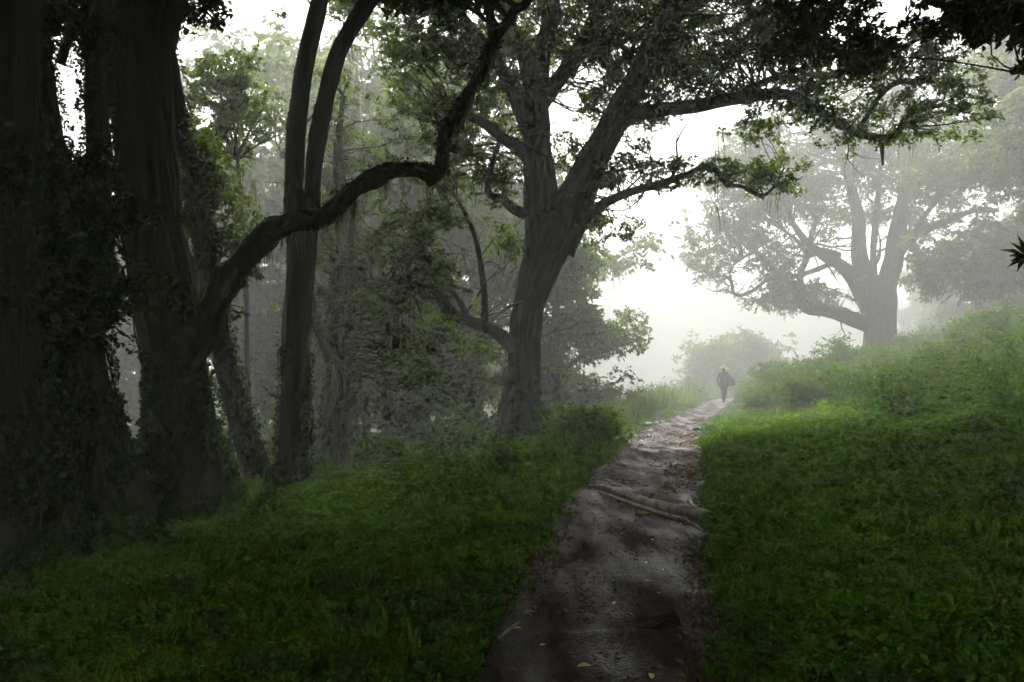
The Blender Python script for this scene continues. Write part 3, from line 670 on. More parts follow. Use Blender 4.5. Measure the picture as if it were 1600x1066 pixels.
# ---- pale tree on the right bank
D = 44.
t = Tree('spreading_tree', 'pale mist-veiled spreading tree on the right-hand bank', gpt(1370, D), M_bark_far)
t.limb(grounded([(1374, 530, D, 23), (1373, 505, D, 22), (1370, 480, D, 25), (1366, 455, D, 27), (1363, 434, D, 13)], .8, 1.25), 'trunk', 48, .12, .14, .18, 3.5)
def rl(rows, dz=0): return px_limb([(a, b, D + dz * i / len(rows), r) for i, (a, b, r) in enumerate(rows)])
t.limb(rl([(1362, 474, 19), (1336, 436, 14), (1312, 414, 10), (1288, 400, 8), (1262, 380, 6), (1235, 345, 4)], -2), 'limb', 24, .15, .14, .12)
t.limb(rl([(1360, 466, 19), (1346, 422, 14), (1342, 384, 12), (1340, 340, 10), (1326, 280, 7), (1310, 220, 4)], 1), 'limb', 24, .15, .14, .12)
t.limb(rl([(1366, 452, 7), (1364, 400, 5), (1368, 350, 5), (1374, 280, 4), (1380, 210, 3)], 2), 'limb', 12, .15, .14, .1)
t.limb(rl([(1376, 470, 20), (1390, 426, 16), (1398, 385, 14), (1405, 340, 11), (1418, 280, 8), (1440, 215, 5)], -1), 'limb', 24, .15, .14, .12)
t.limb(rl([(1390, 420, 12.5), (1412, 385, 8.6), (1440, 362, 7.0), (1480, 345, 5.5), (1520, 330, 3.9), (1560, 330, 2.3)], 2), 'limb', 16, .2)
t.limb(rl([(1420, 375, 4.7), (1450, 330, 3.9), (1480, 300, 3.1), (1520, 285, 2.3), (1545, 265, 1.6)], 1), 'limb', 10, .2)
t.limb(rl([(1362, 508, 15.6), (1335, 500, 11.7), (1310, 490, 11.7), (1285, 484, 10.9), (1262, 480, 10.9), (1248, 466, 8.6), (1244, 450, 7.8)], -2), 'limb', 18, .2)
t.limb(rl([(1255, 472, 6.2), (1250, 430, 5.5), (1262, 400, 4.7), (1270, 360, 3.9), (1285, 330, 3.1)], 1), 'limb', 12, .2)
t.limb(rl([(1310, 400, 7.0), (1280, 392, 5.5), (1262, 400, 3.9), (1250, 380, 3.1), (1225, 360, 2.3)], -2), 'limb', 12, .2)
t.limb(rl([(1300, 412, 4.7), (1250, 430, 3.9), (1215, 432, 3.9), (1195, 440, 3.1), (1170, 458, 2.7), (1148, 460, 2.7), (1142, 440, 2.7), (1130, 428, 2.3)], -2), 'limb', 10, .2)
t.limb(rl([(1210, 432, 3.1), (1200, 410, 3.1), (1180, 395, 2.3), (1150, 410, 2.3), (1140, 425, 1.6)], -2), 'limb', 8, .2)
t.crown([pcl(1130, 290, D, 60, 45, 30), pcl(1110, 370, D - 1, 45, 40, 22), pcl(1170, 340, D - 1, 60, 45, 30), pcl(1120, 425, D - 1, 28, 16, 8), pcl(1200, 400, D - 2, 50, 30, 18), pcl(1230, 290, D, 70, 50, 36), pcl(1200, 220, D, 60, 45, 26),
         pcl(1300, 250, D, 80, 60, 46), pcl(1390, 220, D, 80, 70, 50), pcl(1470, 230, D, 80, 60, 46), pcl(1520, 290, D + 1, 60, 40, 24), pcl(1290, 340, D + 2, 60, 40, 20), pcl(1400, 310, D + 2, 60, 40, 22), pcl(1230, 450, D - 2, 35, 30, 14),
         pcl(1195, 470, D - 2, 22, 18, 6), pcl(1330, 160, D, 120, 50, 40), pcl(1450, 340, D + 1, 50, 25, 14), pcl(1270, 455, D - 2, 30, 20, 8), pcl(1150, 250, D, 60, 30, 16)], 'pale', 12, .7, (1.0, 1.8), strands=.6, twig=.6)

t.sprout(90, 1.0, 3.5, .02)
#@@BACKTREES
def generic_tree(seed, H=15., W=9., low=.25, key='pale', mat=M_bark_far, nclump=150):
    """mesh data for a far tree standing at the origin: trunk, limbs, crown points"""
    global rng
    keep = rng; rng = np.random.default_rng(seed)
    mb = MB(); sk = []
    lean = rng.normal(0, .06, 2) * H
    tr = [[0, 0, -.8, .07 * H * .55], [0, 0, 0, .05 * H * .6], [lean[0] * .3, lean[1] * .3, H * .3, .035 * H * .6], [lean[0], lean[1], H * .7, .018 * H * .6], [lean[0] * 1.3, lean[1] * 1.3, H * .92, .01]]
    mb.add(*tube(tr, 14, .4, .1, .1, 3, seed)); sk.append(spline(tr, .4))
    cl = []
    nl = 11
    for k in range(nl):
        f = low + (1 - low) * .8 * k / nl; q = sk[0][np.argmin(np.abs(sk[0][:, 2] - f * H))]
        a = k * 2.4 + rng.normal(0, .4); reach = W * .5 * (1 - .55 * max(0, f - .45) / .55) * rng.uniform(.7, 1.1)
        up = rng.uniform(.15, .6) * reach
        e = q[:3] + [math.cos(a) * reach, math.sin(a) * reach, up]
        m = q[:3] + [math.cos(a + .2) * reach * .5, math.sin(a + .2) * reach * .5, up * .65]
        L = [[*q[:3], q[3] * .6], [*m, q[3] * .4], [*e, .03]]
        mb.add(*tube(L, 7, .5, .1, wob=.2, seed=k)); sk.append(spline(L, .4))
        cl.append((e, reach * .42)); cl.append((m + [0, 0, .4], reach * .3))
    cl.append((np.array([lean[0], lean[1], H * .9]), W * .2))
    C = []
    for c, r in cl:
        n = int(nclump / len(cl)); C.append(c + rdir(n) * (rng.uniform(.2, 1, n) ** .6)[:, None] * np.array([r, r, r * .6]))
    C = np.vstack(C)
    S_ = np.vstack(sk)
    for c in C:
        q = S_[np.argmin(np.linalg.norm(S_[:, :3] - c, axis=1) + rng.uniform(0, .8, len(S_)))]
        m_ = (q[:3] + c) / 2 + rng.normal(0, .15, 3); mb.add(*tube([[*q[:3], .03], [*m_, .02], [*c, .008]], 3, 1.0))
    k = np.maximum(1, rng.poisson(4, len(C)))
    P = np.repeat(C, k, axis=0); P = P + rng.normal(0, 1, P.shape) * np.array([.55, .55, .38])
    tm = mb.mesh('trunk', mat)
    cm = points_mesh('crown', P, yaw(len(P), .5), rng.uniform(1.3, 2.2, len(P)), key)
    n = len(C) // 3; Q = C[:n * 3:3] + rng.normal(0, .5, (n, 3))
    sm = points_mesh('hanging_lichen', Q, yaw(n, .06), rng.uniform(1.2, 2.6, n), 'strand')
    rng = keep
    return tm, cm, sm, key
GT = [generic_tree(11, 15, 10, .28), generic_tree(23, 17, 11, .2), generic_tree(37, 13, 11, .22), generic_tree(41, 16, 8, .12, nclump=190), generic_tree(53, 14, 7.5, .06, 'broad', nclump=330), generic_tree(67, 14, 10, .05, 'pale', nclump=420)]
def place_tree(v, x, y, s, rz, label, group, z=None):
    z = float(h(x, y)) if z is None else z
    e = empty('background_tree', (x, y, z), label, 'tree', group)
    e.rotation_euler.z = rz; e.scale = (s, s, s)
    tm, cm, sm, key = GT[v]
    link('trunk', tm, e)
    o = e
    for nm, me, ky in (('crown', cm, key), ('hanging_lichen', sm, 'strand')):
        o = link(nm, me, o, kind='stuff'); md = o.modifiers.new('scatter', 'NODES'); md.node_group = scatter_group(ky)
    return e
def bg(v, px, dep, s, label, group='misty trees in the background', rz=None):
    return place_tree(v, (px - CX) / FPX * dep, dep, s, rng.uniform(0, 6.28) if rz is None else rz, label, group)

bg(0, 350, 34, 1.05, 'misty tree whose tall crown shows between shaggy trunk and forked tree')
bg(3, 255, 36, 1.3, 'misty tree seen in slits behind the shaggy arching-limb trunk')
bg(0, 450, 36, 1.65, 'pale far tree directly behind the forked tree stems')
bg(5, 605, 38, 1.35, 'hazy tree with trailing lichen behind the arching limb')
bg(0, 665, 37, 1.7, 'faint tree between the arching limb and the great tree')
bg(5, 545, 60, 2.1, 'faintest tree far down the slope left of the great tree')
bg(0, 125, 34, 1.2, 'tree glimpsed between the trunks at the far left')
bg(2, -40, 30, 1.2, 'tree behind the massive trunk at the left edge')
bg(4, 868, 31, .72, 'pale leafy tree just behind the right side of the great trunk')
bg(0, 735, 40, 1.35, 'hazy tree behind the left side of the great trunk')
bg(4, 985, 117, .6, 'tiny tree bump on the far misty ridge', 'trees on the far ridge')
bg(5, 1062, 118, .55, 'rounded tree standing highest on the far misty ridge', 'trees on the far ridge')
bg(5, 945, 117, .5, 'low tree at the left end of the far misty ridge', 'trees on the far ridge')
bg(4, 1110, 118, .4, 'small tree right of the rounded one on the far ridge', 'trees on the far ridge')
bg(5, 1650, 34, 1.1, 'tall grey drooping tree cut by the upper right edge', 'trees on the right hillside')
bg(4, 1500, 66, .62, 'misty tree on the hillside right of the pale spreading tree', 'trees on the right hillside')
bg(5, 1575, 60, .62, 'misty round tree near the right edge on the hillside', 'trees on the right hillside')
bg(5, 1450, 76, .7, 'faint tree directly behind the pale spreading tree', 'trees on the right hillside')
bg(4, 1640, 72, .8, 'farthest hillside tree at the right edge', 'trees on the right hillside')

for v, x, y, s_, lab in [(0, -13, 7, 1.0, 'shade tree added beyond the left edge trunk'), (1, -17, 13, .95, 'shade tree added left of the left trunks'), (2, -7, -6, .95, 'unseen shade tree added behind the viewpoint on the left'), (0, 4, -10, .95, 'unseen shade tree added directly behind the viewpoint'), (1, 13, -3, .85, 'unseen shade tree added behind the viewpoint on the right'), (2, 15, 7, .8, 'unseen shade tree added on the right bank'), (0, -10, 1, .9, 'unseen shade tree added left of the viewpoint')]:
    place_tree(v, x, y, s_, v * 1.3 + x, lab, 'trees added to shade the foreground')  # trees added around and behind the viewpoint to darken the foreground

bg(5, 1540, 52, .5, 'small rounded tree on the hillside right of the spreading trunk', 'trees on the right hillside')
bg(5, 1610, 46, .5, 'leafy hillside tree by the right edge above the bank', 'trees on the right hillside')
# ---- near overhanging tree, its trunk right of the picture
t = Tree('overhanging_tree', 'near black foliage hanging into the top right corner', (6.4, 2.2, float(h(6.4, 2.2))), M_bark)
b = t.base
t.limb([[6.4, 2.2, b[2] - .5, .62], [6.4, 2.2, b[2] + .1, .48], [6.3, 2.3, 3, .38], [6.1, 2.6, 5.2, .32], [5.6, 3, 7.2, .24], [5, 3.2, 9, .12]], 'trunk', 40, .1, .08, .13, 3.5)
t.limb([[6.2, 2.6, 4.6, .16], [5.6, 4.2, 5.5, .12], [4.6, 6, 5.8, .09], [3.6, 7.6, 5.5, .05], [3.0, 8.4, 5.1, .02]], 'limb', 14, .12)
t.limb([[6.1, 2.6, 5.2, .15], [4.4, 2.6, 6.4, .11], [2.2, 2.2, 7.0, .08], [0, 1.6, 7.2, .04]], 'limb', 14, .12)
t.limb([[6.1, 2.5, 5.0, .15], [5.2, 0.4, 6.4, .11], [3.4, -1.8, 7.0, .08], [1.2, -3.4, 7.2, .04]], 'limb', 14, .12)
t.limb([[6.2, 2.5, 4.2, .12], [6.0, 4.6, 4.6, .09], [5.2, 6.4, 4.7, .05], [4.8, 7.4, 4.4, .02]], 'limb', 12, .12)
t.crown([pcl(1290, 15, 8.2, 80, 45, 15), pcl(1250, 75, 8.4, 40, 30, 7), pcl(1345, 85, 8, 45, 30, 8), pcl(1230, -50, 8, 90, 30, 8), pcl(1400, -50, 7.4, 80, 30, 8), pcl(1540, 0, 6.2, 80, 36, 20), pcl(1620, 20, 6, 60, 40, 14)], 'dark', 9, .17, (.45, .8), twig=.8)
t.crown([(np.array([2.4, 2.2, 7.6]), (3.4, 2.6, 1.0), 110), (np.array([0.4, 1.0, 7.8]), (3.4, 2.8, 1.0), 90), (np.array([3.0, -1.8, 7.8]), (3.6, 2.8, 1.2), 110), (np.array([-.5, -4, 7.6]), (4, 3, 1.2), 100), (np.array([6.5, 4, 7.2]), (3.0, 3, 1.3), 100), (np.array([7.5, 0, 7.0]), (3, 3.5, 1.5), 100), (np.array([4.6, 5.2, 7.9]), (2.5, 2.5, .9), 70), (np.array([-4.5, 0, 8]), (3.6, 4, 1.2), 120), (np.array([-.5, 5, 8.6]), (3.6, 2.6, .9), 100), (np.array([5.5, -5, 8]), (4, 3.5, 1.2), 110)], 'dark', 14, .55, (.9, 1.6), twig=.3, name='crown')  # overhead crown extended out of view to shade the foreground
# leafy sprig poking in at the right edge
sx = Tree('leafy_sprig', 'small dark leafy sprig poking in at the right edge', at(1640, 440, 4.2), M_twig, cat='sprig')
sx.limb([[*at(1720, 520, 4.3), .012], [*at(1660, 440, 4.25), .009], [*at(1600, 398, 4.2), .004]], 'stem', 6, .05, 0, 0)
lp = np.array([at(1600, 398, 4.2)] * 7); a = np.array([160, 185, 205, 225, 140, 250, 110.]) * math.pi / 180
D_ = np.stack([np.cos(a), rng.normal(0, .3, 7), np.sin(a) * .9], 1); U_ = rdir(7) * .3 + np.array([0, -1., .4])
for k in range(7):
    mb = MB(); mb.add(*leaf_tris(lp[k:k + 1], D_[k:k + 1], U_[k:k + 1], [rng.uniform(.09, .125)], [.028])); link('leaf', mb.mesh('leaf', M_leaf_dark, False, sx.base), sx.root)

def shade_canopy(t, boxes, key='dark', scl=(1.5, 2.3)):
    """unseen leaf layer added above the view to shade the foreground: rows (x0, x1, y0, y1, clumps), rising away from the viewer"""
    P = []
    for x0, x1, y0, y1, n in boxes:
        x, y = rng.uniform(x0, x1, n), rng.uniform(y0, y1, n)
        z = np.maximum(6.6, 2.9 + .5 * np.maximum(y, 0)) + rng.uniform(.2, 2.6, n) + .8 * noise(x * .4, y * .4)
        k = noise(x * .45, y * .45, 2.7) > .2
        P.append(np.stack([x, y, z], 1)[k])
    P = np.vstack(P); P = np.repeat(P, 3, axis=0); P += rng.normal(0, .4, P.shape) * [1, 1, .5]
    P[:, 2] = np.maximum(P[:, 2], 2.5 + .485 * P[:, 1])
    scatter('shade_crown', P - t.base, yaw(len(P), .45), rng.uniform(*scl, len(P)), key, t.root)
shade_canopy(T_A, [(-12, -2, 0, 9, 420), (-12, -4, -6, 0, 200)]); shade_canopy(T_B, [(-15, -6, 6, 16, 420)]); shade_canopy(T_C, [(-7, 1, 7, 14, 300)])  # added leaf roofs, kept out of view, shading ground and near air
shade_canopy(T_F, [(-9, 0, 13, 20, 150)]); shade_canopy(T_H, [(-2, 10, 15, 24, 320), (2, 13, 9, 16, 360)], 'broad'); shade_canopy(t, [(-4, 4, -8, 3, 380), (0, 9, 2, 8, 420), (4, 14, -8, 6, 520), (-2, 3, 3, 9, 220)])
#@@PLANTS
def shrub(name, label, x, y, H, W, n, key='shrub', per=6, scl=(.6, 1.1), group=None, mat=M_twig, cat='shrub', sub=.14):
    z = float(h(x, y)); t = Tree(name, label, (x, y, z), mat, group, cat)
    k = 6
    for q in range(k):
        a = q / k * 6.28 + rng.normal(0, .3); r = W * .35 * rng.uniform(.4, 1)
        e = [x + math.cos(a) * r, y + math.sin(a) * r, z + H * rng.uniform(.6, .95)]
        t.limb([[x, y, z - .1, .02 * H ** .5], [(x + e[0]) / 2 + .05, (y + e[1]) / 2, z + H * .4, .013 * H ** .5], [*e, .005]], 'stem', 5, H / 6, 0, 0)
    t.crown([(np.array([x, y, z + H * .55]), (W * .5, W * .5, H * .45), n)], key, per, sub * max(1, H / 1.5), scl, twig=.3, shell=.2)
    return t
def gx_at(px, dep): return (px - CX) / FPX * dep
shrub('leafy_shrub', 'upright bright leafy shrub alone on the right bank', gx_at(1505, 22), 22, 1.25, 1.0, 40)
shrub('leafy_shrub', 'loose pale shrub at the foot of the pale spreading tree', gx_at(1330, 30), 30, 1.9, 2.4, 60, scl=(.8, 1.4))
shrub('leafy_shrub', 'tall thin shrub silhouetted above the bank left of the spreading tree', gx_at(1265, 31), 31, 1.5, 1.4, 34, scl=(.8, 1.4))
shrub('mounded_bush', 'large round misty bush on the slope behind the walker', gx_at(1150, 57), 57, 5.6, 7.4, 420, 'broad', 8, (1.2, 2.0), sub=.2)
shrub('leafy_shrub', 'bushy green shrub right beside the great trunk base', gx_at(872, 19), 19, .9, 1.4, 40, scl=(.5, .9))
shrub('leafy_shrub', 'pale-tipped shrub between the great trunk and the path', gx_at(925, 18), 18, .75, 1.5, 50)
shrub('leafy_shrub', 'low dark shrub on the left verge above the fallen branch', gx_at(880, 14.5), 14.5, .42, 1.5, 34, scl=(.4, .75))
shrub('leafy_shrub', 'small upright weed standing dark on the left verge', gx_at(785, 12), 12, .55, .35, 14, scl=(.4, .7))
shrub('leafy_shrub', 'pale leafy shrub growing left of the great trunk base', gx_at(745, 21.5), 21.5, .7, 1.4, 40)
shrub('leafy_shrub', 'low shrub on the crest right of the hazy broad trunk', gx_at(600, 19.5), 19.5, .8, 1.6, 50)
shrub('leafy_shrub', 'dense green shrub where the right bank meets the path bend', gx_at(1222, 30), 30, 1.5, 2.6, 90, scl=(.7, 1.2))
shrub('leafy_shrub', 'dark shrub at the edge of the lawn below the bank', gx_at(1340, 24), 24, 1.0, 2.2, 80)
for k, (px, dp, H, W) in enumerate([(1185, 34, .9, 1.4), (1235, 27, 1.2, 1.8), (1285, 26, 1.5, 2.0), (1420, 27, 1.2, 1.8), (1450, 24, .9, 1.6), (1560, 19, 1.0, 1.6), (1395, 20.5, .8, 1.6), (1250, 22.5, .8, 1.6)]):
    shrub('leafy_shrub', ['low shrub close right of the walker', 'shrub on the bank crest nearest the path bend', 'tallest leafy shrub below the low limb of the spreading tree', 'shrub on the crest right of the spreading trunk', 'low rounded shrub between the spreading trunk and the bright shrub', 'shrub at the right edge of the herb bank', 'dark low shrub at the foot of the herb bank', 'leafy shrub where the lawn meets the herb bank'][k],
          gx_at(px, dp), dp, H, W, 46, scl=(.7, 1.2), group='shrubs along the right bank')
for k, (px, dp, H, W) in enumerate([(1305, 22, 1.0, 1.7), (1375, 25, 1.3, 1.9), (1475, 20, 1.0, 1.5), (1530, 25, 1.3, 2.2), (1590, 23, 1.2, 2.0), (1345, 33, 1.5, 2.4), (1200, 25, .8, 1.4), (1440, 31, 1.4, 2.6), (1500, 17, .7, 1.3)]):
    shrub('leafy_shrub', ['shrub halfway between the path bend and the bright upright shrub', 'shrub below the foot of the spreading trunk', 'shrub just left below the bright upright shrub', 'broad shrub right behind the bright upright shrub', 'shrub at the right edge high on the bank', 'tall shrub right at the spreading trunk', 'small shrub at the lawn corner near the path bend', 'wide shrub on the skyline right of the spreading trunk', 'low shrub nearest to the viewer on the right bank'][k],
          gx_at(px, dp), dp, H, W, 52, scl=(.7, 1.25), group='shrubs along the right bank')
# thicket on the slope beyond the crest
for k, (px, dp, H, W) in enumerate([(590, 27, 2.6, 3.4), (650, 29, 2.8, 3.2), (700, 27, 3.0, 3.0), (560, 32, 3.6, 4), (735, 31, 3.4, 3.2), (900, 32, 3.2, 3.6), (400, 22, 2.4, 2.4), (180, 24, 2.0, 2.2), (310, 19, 2.2, 2.4), (870, 36, 3.2, 4)]):
    shrub('thicket_bush', ['thicket bush below the crest right of the hazy trunk', 'grey thicket bush in the middle of the hollow', 'tall thicket bush close left of the great trunk', 'far thicket bush behind the hazy broad trunk', 'thicket bush half hidden by the great trunk', 'misty thicket bush right of the great trunk', 'thicket bush between leaning and forked trunks', 'thicket bush behind the slit between the two thick left trunks', 'thicket bush behind the foot of the shaggy trunk', 'low pale bush farthest right of the great trunk'][k],
          gx_at(px, dp), dp, H, W, 110, 'pale' if k % 2 else 'broad', 7, (.45, .85), 'thicket bushes beyond the crest', cat='bush')

COVER_LABELS = {'weed_tufts': 'scattered soft weed tufts rising from the verges', 'broad_weeds': 'broad-leaved weeds dotted along the near verges', 'verge_litter': 'brown dead leaves lying in the verge greenery',
    'edge_plants': 'small creeping plants spilling over the path edges', 'edge_weeds': 'leafy weeds leaning over the path edges', 'trunk_foot_weeds': 'dark weeds growing round the feet of the trunks',
    'tall_grass': 'tall pale grass left of the distant path', 'bend_herbs': 'leafy herbs among the tall grass at the path bend', 'bank_herbs': 'dense leafy herbs covering the right-hand bank', 'crest_herbs': 'pale herbs along the crest left of the path'}
GROUND_LABELS = {2.2: 'fine low leafy carpet nearest on both sides of the path', 9: 'low leafy carpet on both sides around the fallen branch', 18: 'low leafy carpet beside the distant path', 40: 'coarse misty herbage on the far hillside and hollow'}
def cover(n, y0, y1, key, scl, dmin=0., weights=None, name='ground_cover', mask=None, tilt=.2, power=1., xw=.72, xadd=1.5):
    """scatter plants over the ground inside and a little beyond the view"""
    u = rng.uniform(0, 1, n) ** power
    y = y0 + (y1 - y0) * u
    x = rng.uniform(-1, 1, n) * (xw * np.maximum(y, 2) + xadd)
    d = np.abs(x - path_x(y)); hw = path_hw(y)
    edge = hw * (.90 + .45 * (noise(x * 2.2, y * 2.2, 3.3) - .5)) + .15 + dmin
    k = (d > edge) | (y > 46)
    k &= (y - crest_y(x) < 16) | (x - path_x(y) > 4)
    if mask is not None: k &= mask(x, y)
    x, y = x[k], y[k]
    s = rng.uniform(*scl, len(x)) * (.75 + .6 * noise(x * 1.1, y * 1.1, 6.6))
    if key == 'creeper': s = s * (1 - .6 * sstep(15, 22, y) * sstep(2.6, 1.2, np.abs(x - path_x(y))))
    z = h(x, y) - .01
    return scatter(name, np.stack([x, y, z], 1), yaw(len(x), tilt), s, key, None, weights, label=COVER_LABELS.get(name) or GROUND_LABELS[y0], category='plants')
cover(12500, 2.2, 9, 'creeper', (.5, .9), 0, [.31, .31, .2, .14, .04], power=.75)
cover(11500, 9, 18, 'creeper', (.7, 1.2), .08, [.31, .31, .2, .14, .04], power=.8)
cover(11000, 18, 46, 'creeper', (1.3, 2.5), .18, [.31, .31, .2, .14, .04], power=.8)
cover(16000, 40, 110, 'herb', (1.2, 2.4), 1, [.4, .32, .28, 0.], mask=lambda x, y: (x - path_x(y) > 5) | (y - crest_y(x) > -2), xw=.8)
lush = lambda x, y: noise(x * .55, y * .55, 12.) > .55
cover(1100, 3, 16, 'grass', (.3, .6), .15, [.3, 0., .7], 'weed_tufts', lush)
def near_edge(x, y):
    d = x - path_x(y); return ((d > 0) & (d < 1.9)) | ((d < 0) & (d > -1.3)) | (noise(x * .8, y * .8, 31.) > .68)
cover(1500, 2.6, 14, 'dock', (.35, .8), .0, None, 'broad_weeds', near_edge, .3)
cover(900, 3, 16, 'dead', (.5, 1.0), .0, None, 'verge_litter', None, .5)
bases = [T_A.base, T_B.base, T_C.base, T_F.base, gpt(405, 13.4), gpt(525, 20), T_H.base]
cover(9000, 6, 22, 'herb', (.3, .7), .2, [.3, .35, .35, 0.], 'trunk_foot_weeds', lambda x, y: np.min([np.hypot(x - b[0], y - b[1]) for b in bases], axis=0) < 1.25)
cover(3000, 2.6, 20, 'creeper', (.35, .75), -.3, [.3, .3, .1, .2, .1], 'edge_plants', lambda x, y: (np.abs(x - path_x(y)) < path_hw(y) + .35) & (noise(x * 1.7, y * 1.7, 21.) > .5), .4)
cover(1600, 2.6, 16, 'dock', (.3, .65), -.28, None, 'edge_weeds', lambda x, y: (np.abs(x - path_x(y)) < path_hw(y) + .4) & (noise(x * 1.3, y * 1.3, 27.) > .52), .4)
# tall grass by the bend of the path, herb bank on the right
cover(9000, 24, 48, 'grass', (1.0, 2.0), .1, [.3, .4, .3], 'tall_grass', lambda x, y: (x < path_x(y)) & (y - crest_y(x) > -9) & (x > 1.0) & (x < path_x(y) - 1.1 - .8 * noise(x * .7, y * .7)))
cover(5000, 26, 48, 'herb', (.8, 1.5), .1, [.4, .35, .25, 0.], 'bend_herbs', lambda x, y: (x < path_x(y) - 1.5) & (y - crest_y(x) > -7) & (x > 2))
def bank(x, y):
    d = x - path_x(y)
    return (d > 4.6 + 1.2 * (noise(x * .4, y * .4, 9) - .5) - np.clip((y - 24) * .32, 0, 4.2) + np.clip((14 - y) * .5, 0, 3))
cover(22000, 13, 50, 'herb', (.8, 1.5), .2, [.38, .34, .28, 0.], 'bank_herbs', lambda x, y: bank(x, y) & (x > 0), xw=.78, power=.8)
cover(2600, 16, 30, 'herb', (.6, 1.2), .3, [.3, .4, .2, .1], 'crest_herbs', lambda x, y: (x < path_x(y)) & (np.abs(y - crest_y(x)) < 3))
# litter, gravel
def strip(n, y0, y1, u0, u1):
    y = rng.uniform(y0, y1, n); u = rng.uniform(u0, u1, n)
    x = path_x(y) + u * path_hw(y); return x, y
def path_surface(x, y):
    d = x - path_x(y); U = d / path_hw(y)
    zb = base_h(path_x(y), y) + (base_h(x, y) - base_h(path_x(y), y)) * .6
    rg = .55 + .45 * sstep(9.5, 12, y)
    z = zb - .045 + .05 * np.abs(U) ** 2 - .09 * sstep(.98, 1.22, np.abs(U)) + rg * (.012 * (noise(x * 5, y * 5, 2.2) - .5) + .008 * (noise(x * 16, y * 16, 5.1) - .5)) + .03 * (noise(x * 1.3, y * 1.3, 8.8) - .5)
    z = z + .06 * np.maximum(0, noise(x * 7.5, y * 5.5, 4.2) - .62) * sstep(9.6, 11, y) + .016 * np.maximum(0, noise(x * 11, y * 8, 6.6) - .6)
    return z
x, y = strip(420, 3, 10, .7, 1.2); xx_, yy_ = strip(1300, 10, 26, .35, 1.2); x, y = np.r_[x, xx_], np.r_[y, yy_]; x2, y2 = strip(500, 3, 24, -1.15, -.75)
x, y = np.r_[x, x2], np.r_[y, y2]; k = noise(x * 1.4, y * 1.4, 4) > .42; x, y = x[k], y[k]
scatter('leaf_litter', np.stack([x, y, path_surface(x, y) + .004], 1), yaw(len(x), .15), rng.uniform(.5, 1.1, len(x)), 'dead', label='brown dead leaves along the path edges', category='leaf litter')
x, y = strip(5200, 3, 24, -.95, .95); k = noise(x * 1.8, y * 1.8, 14.) > .45; x, y = x[k], y[k]
scatter('gravel', np.stack([x, y, path_surface(x, y) + .001], 1), yaw(len(x), .2), rng.uniform(.15, 1, len(x)) ** 2.2 * .022 * (1 + 1.1 * sstep(9, 12, y)) + .004, 'pebble', label='small wet stones bedded in the muddy path', category='gravel')

#@@SMALL
def on_path(px, py):
    """the point where a pixel's ray meets the path surface"""
    o = np.array([0, 0, EYE]); q = at(px, py, 1.) - o
    s = np.linspace(2.5, 45, 6000); P = o + q * s[:, None]
    g = np.where(np.abs(P[:, 0] - path_x(P[:, 1])) < path_hw(P[:, 1]), path_surface(P[:, 0], P[:, 1]), h(P[:, 0], P[:, 1]))
    k = np.argmax(P[:, 2] < g); return np.array([P[k, 0], P[k, 1], g[k]])

M_log = bark_mat('wet_wood', (.06, .05, .04), (.40, .35, .29), (.05, .06, .02), .66)
def log(name, label, rows, sides=20, cat='branch'):
    P = []
    for px, py, rpx, lift in rows:
        p = on_path(px, py); P.append([p[0], p[1], p[2] + lift, rpx * p[1] / FPX])
    b = np.array(P[len(P) // 2][:3]); e = empty(name, b, label, cat)
    V, F = tube(P, sides, .03, .16, .2, 2.4, 3., .02)
    mb = MB(); mb.add(V, F); link('stem', mb.mesh('stem', M_log, True, b), e)
    return e, P, b
e, P, b = log('fallen_branch', 'thick bare fallen branch lying across the path', [(915, 758, 3, -.01), (945, 766, 5, .03), (975, 777, 6.5, .035), (1010, 790, 8, .04), (1045, 800, 9, .045), (1080, 806, 9.5, .045), (1112, 812, 8.5, .02), (1140, 822, 5, -.03)])
mb = MB(); q = np.array(P[3]); V, F = tube([[q[0], q[1], q[2], .03], [q[0] + .05, q[1] - .05, q[2] + .09, .018], [q[0] + .09, q[1] - .09, q[2] + .13, .01]], 8, .03); mb.add(V, F)
link('branch_stub', mb.mesh('branch_stub', M_log, True, b), e)
log('thin_root', 'thin pale root crossing the path in front of the fallen branch', [(938, 772, 2.5, .01), (965, 782, 3, .02), (1000, 795, 3.5, .02), (1040, 807, 3.5, .02), (1075, 818, 3.2, .02), (1110, 838, 2.5, .0)], 10, 'root')
log('dead_stick', 'short grey stick on the right verge above the fallen branch', [(1090, 762, 1.6, .03), (1112, 761, 1.8, .05), (1135, 762, 1.2, .04)], 6, 'stick')
log('dead_stick', 'dark stick sticking out of the left path edge near the bottom', [(780, 1002, 2, .02), (795, 992, 2.4, .03), (812, 978, 1.6, .03)], 6, 'stick')

import bmesh
def rock(name, label, p, size, mat, sub=3, seed=1., cat='rock', shape=None):
    bm = bmesh.new(); bmesh.ops.create_icosphere(bm, subdivisions=sub, radius=1)
    co = np.array([v.co[:] for v in bm.verts])
    k = .7 + .5 * noise(co[:, 0] * 1.4 + seed, co[:, 1] * 1.4, co[:, 2] * 1.4) + .12 * (noise(co[:, 0] * 4 + seed, co[:, 1] * 4, co[:, 2] * 4) - .5)
    co = co * k[:, None]
    if shape: co = shape(co)
    co = co * np.asarray(size)
    for v, c in zip(bm.verts, co): v.co = c
    me = bpy.data.meshes.new(name); bm.to_mesh(me); bm.free(); me.materials.append(mat)
    o = link(name, me, None, label=label, category=cat); o.location = p; return o
M_stub = plain_mat('dark_wet_rock', (.014, .012, .010), .8, .1, 12, .5, .02)
M_pale = plain_mat('pale_rock', (.34, .33, .31), .6, .3, 14, .3, .01)
M_tuft = plain_mat('moss_cushion', (.07, .09, .02), .9, .1, 40, .4, .02)
p = on_path(1036, 980)
bm = bmesh.new()
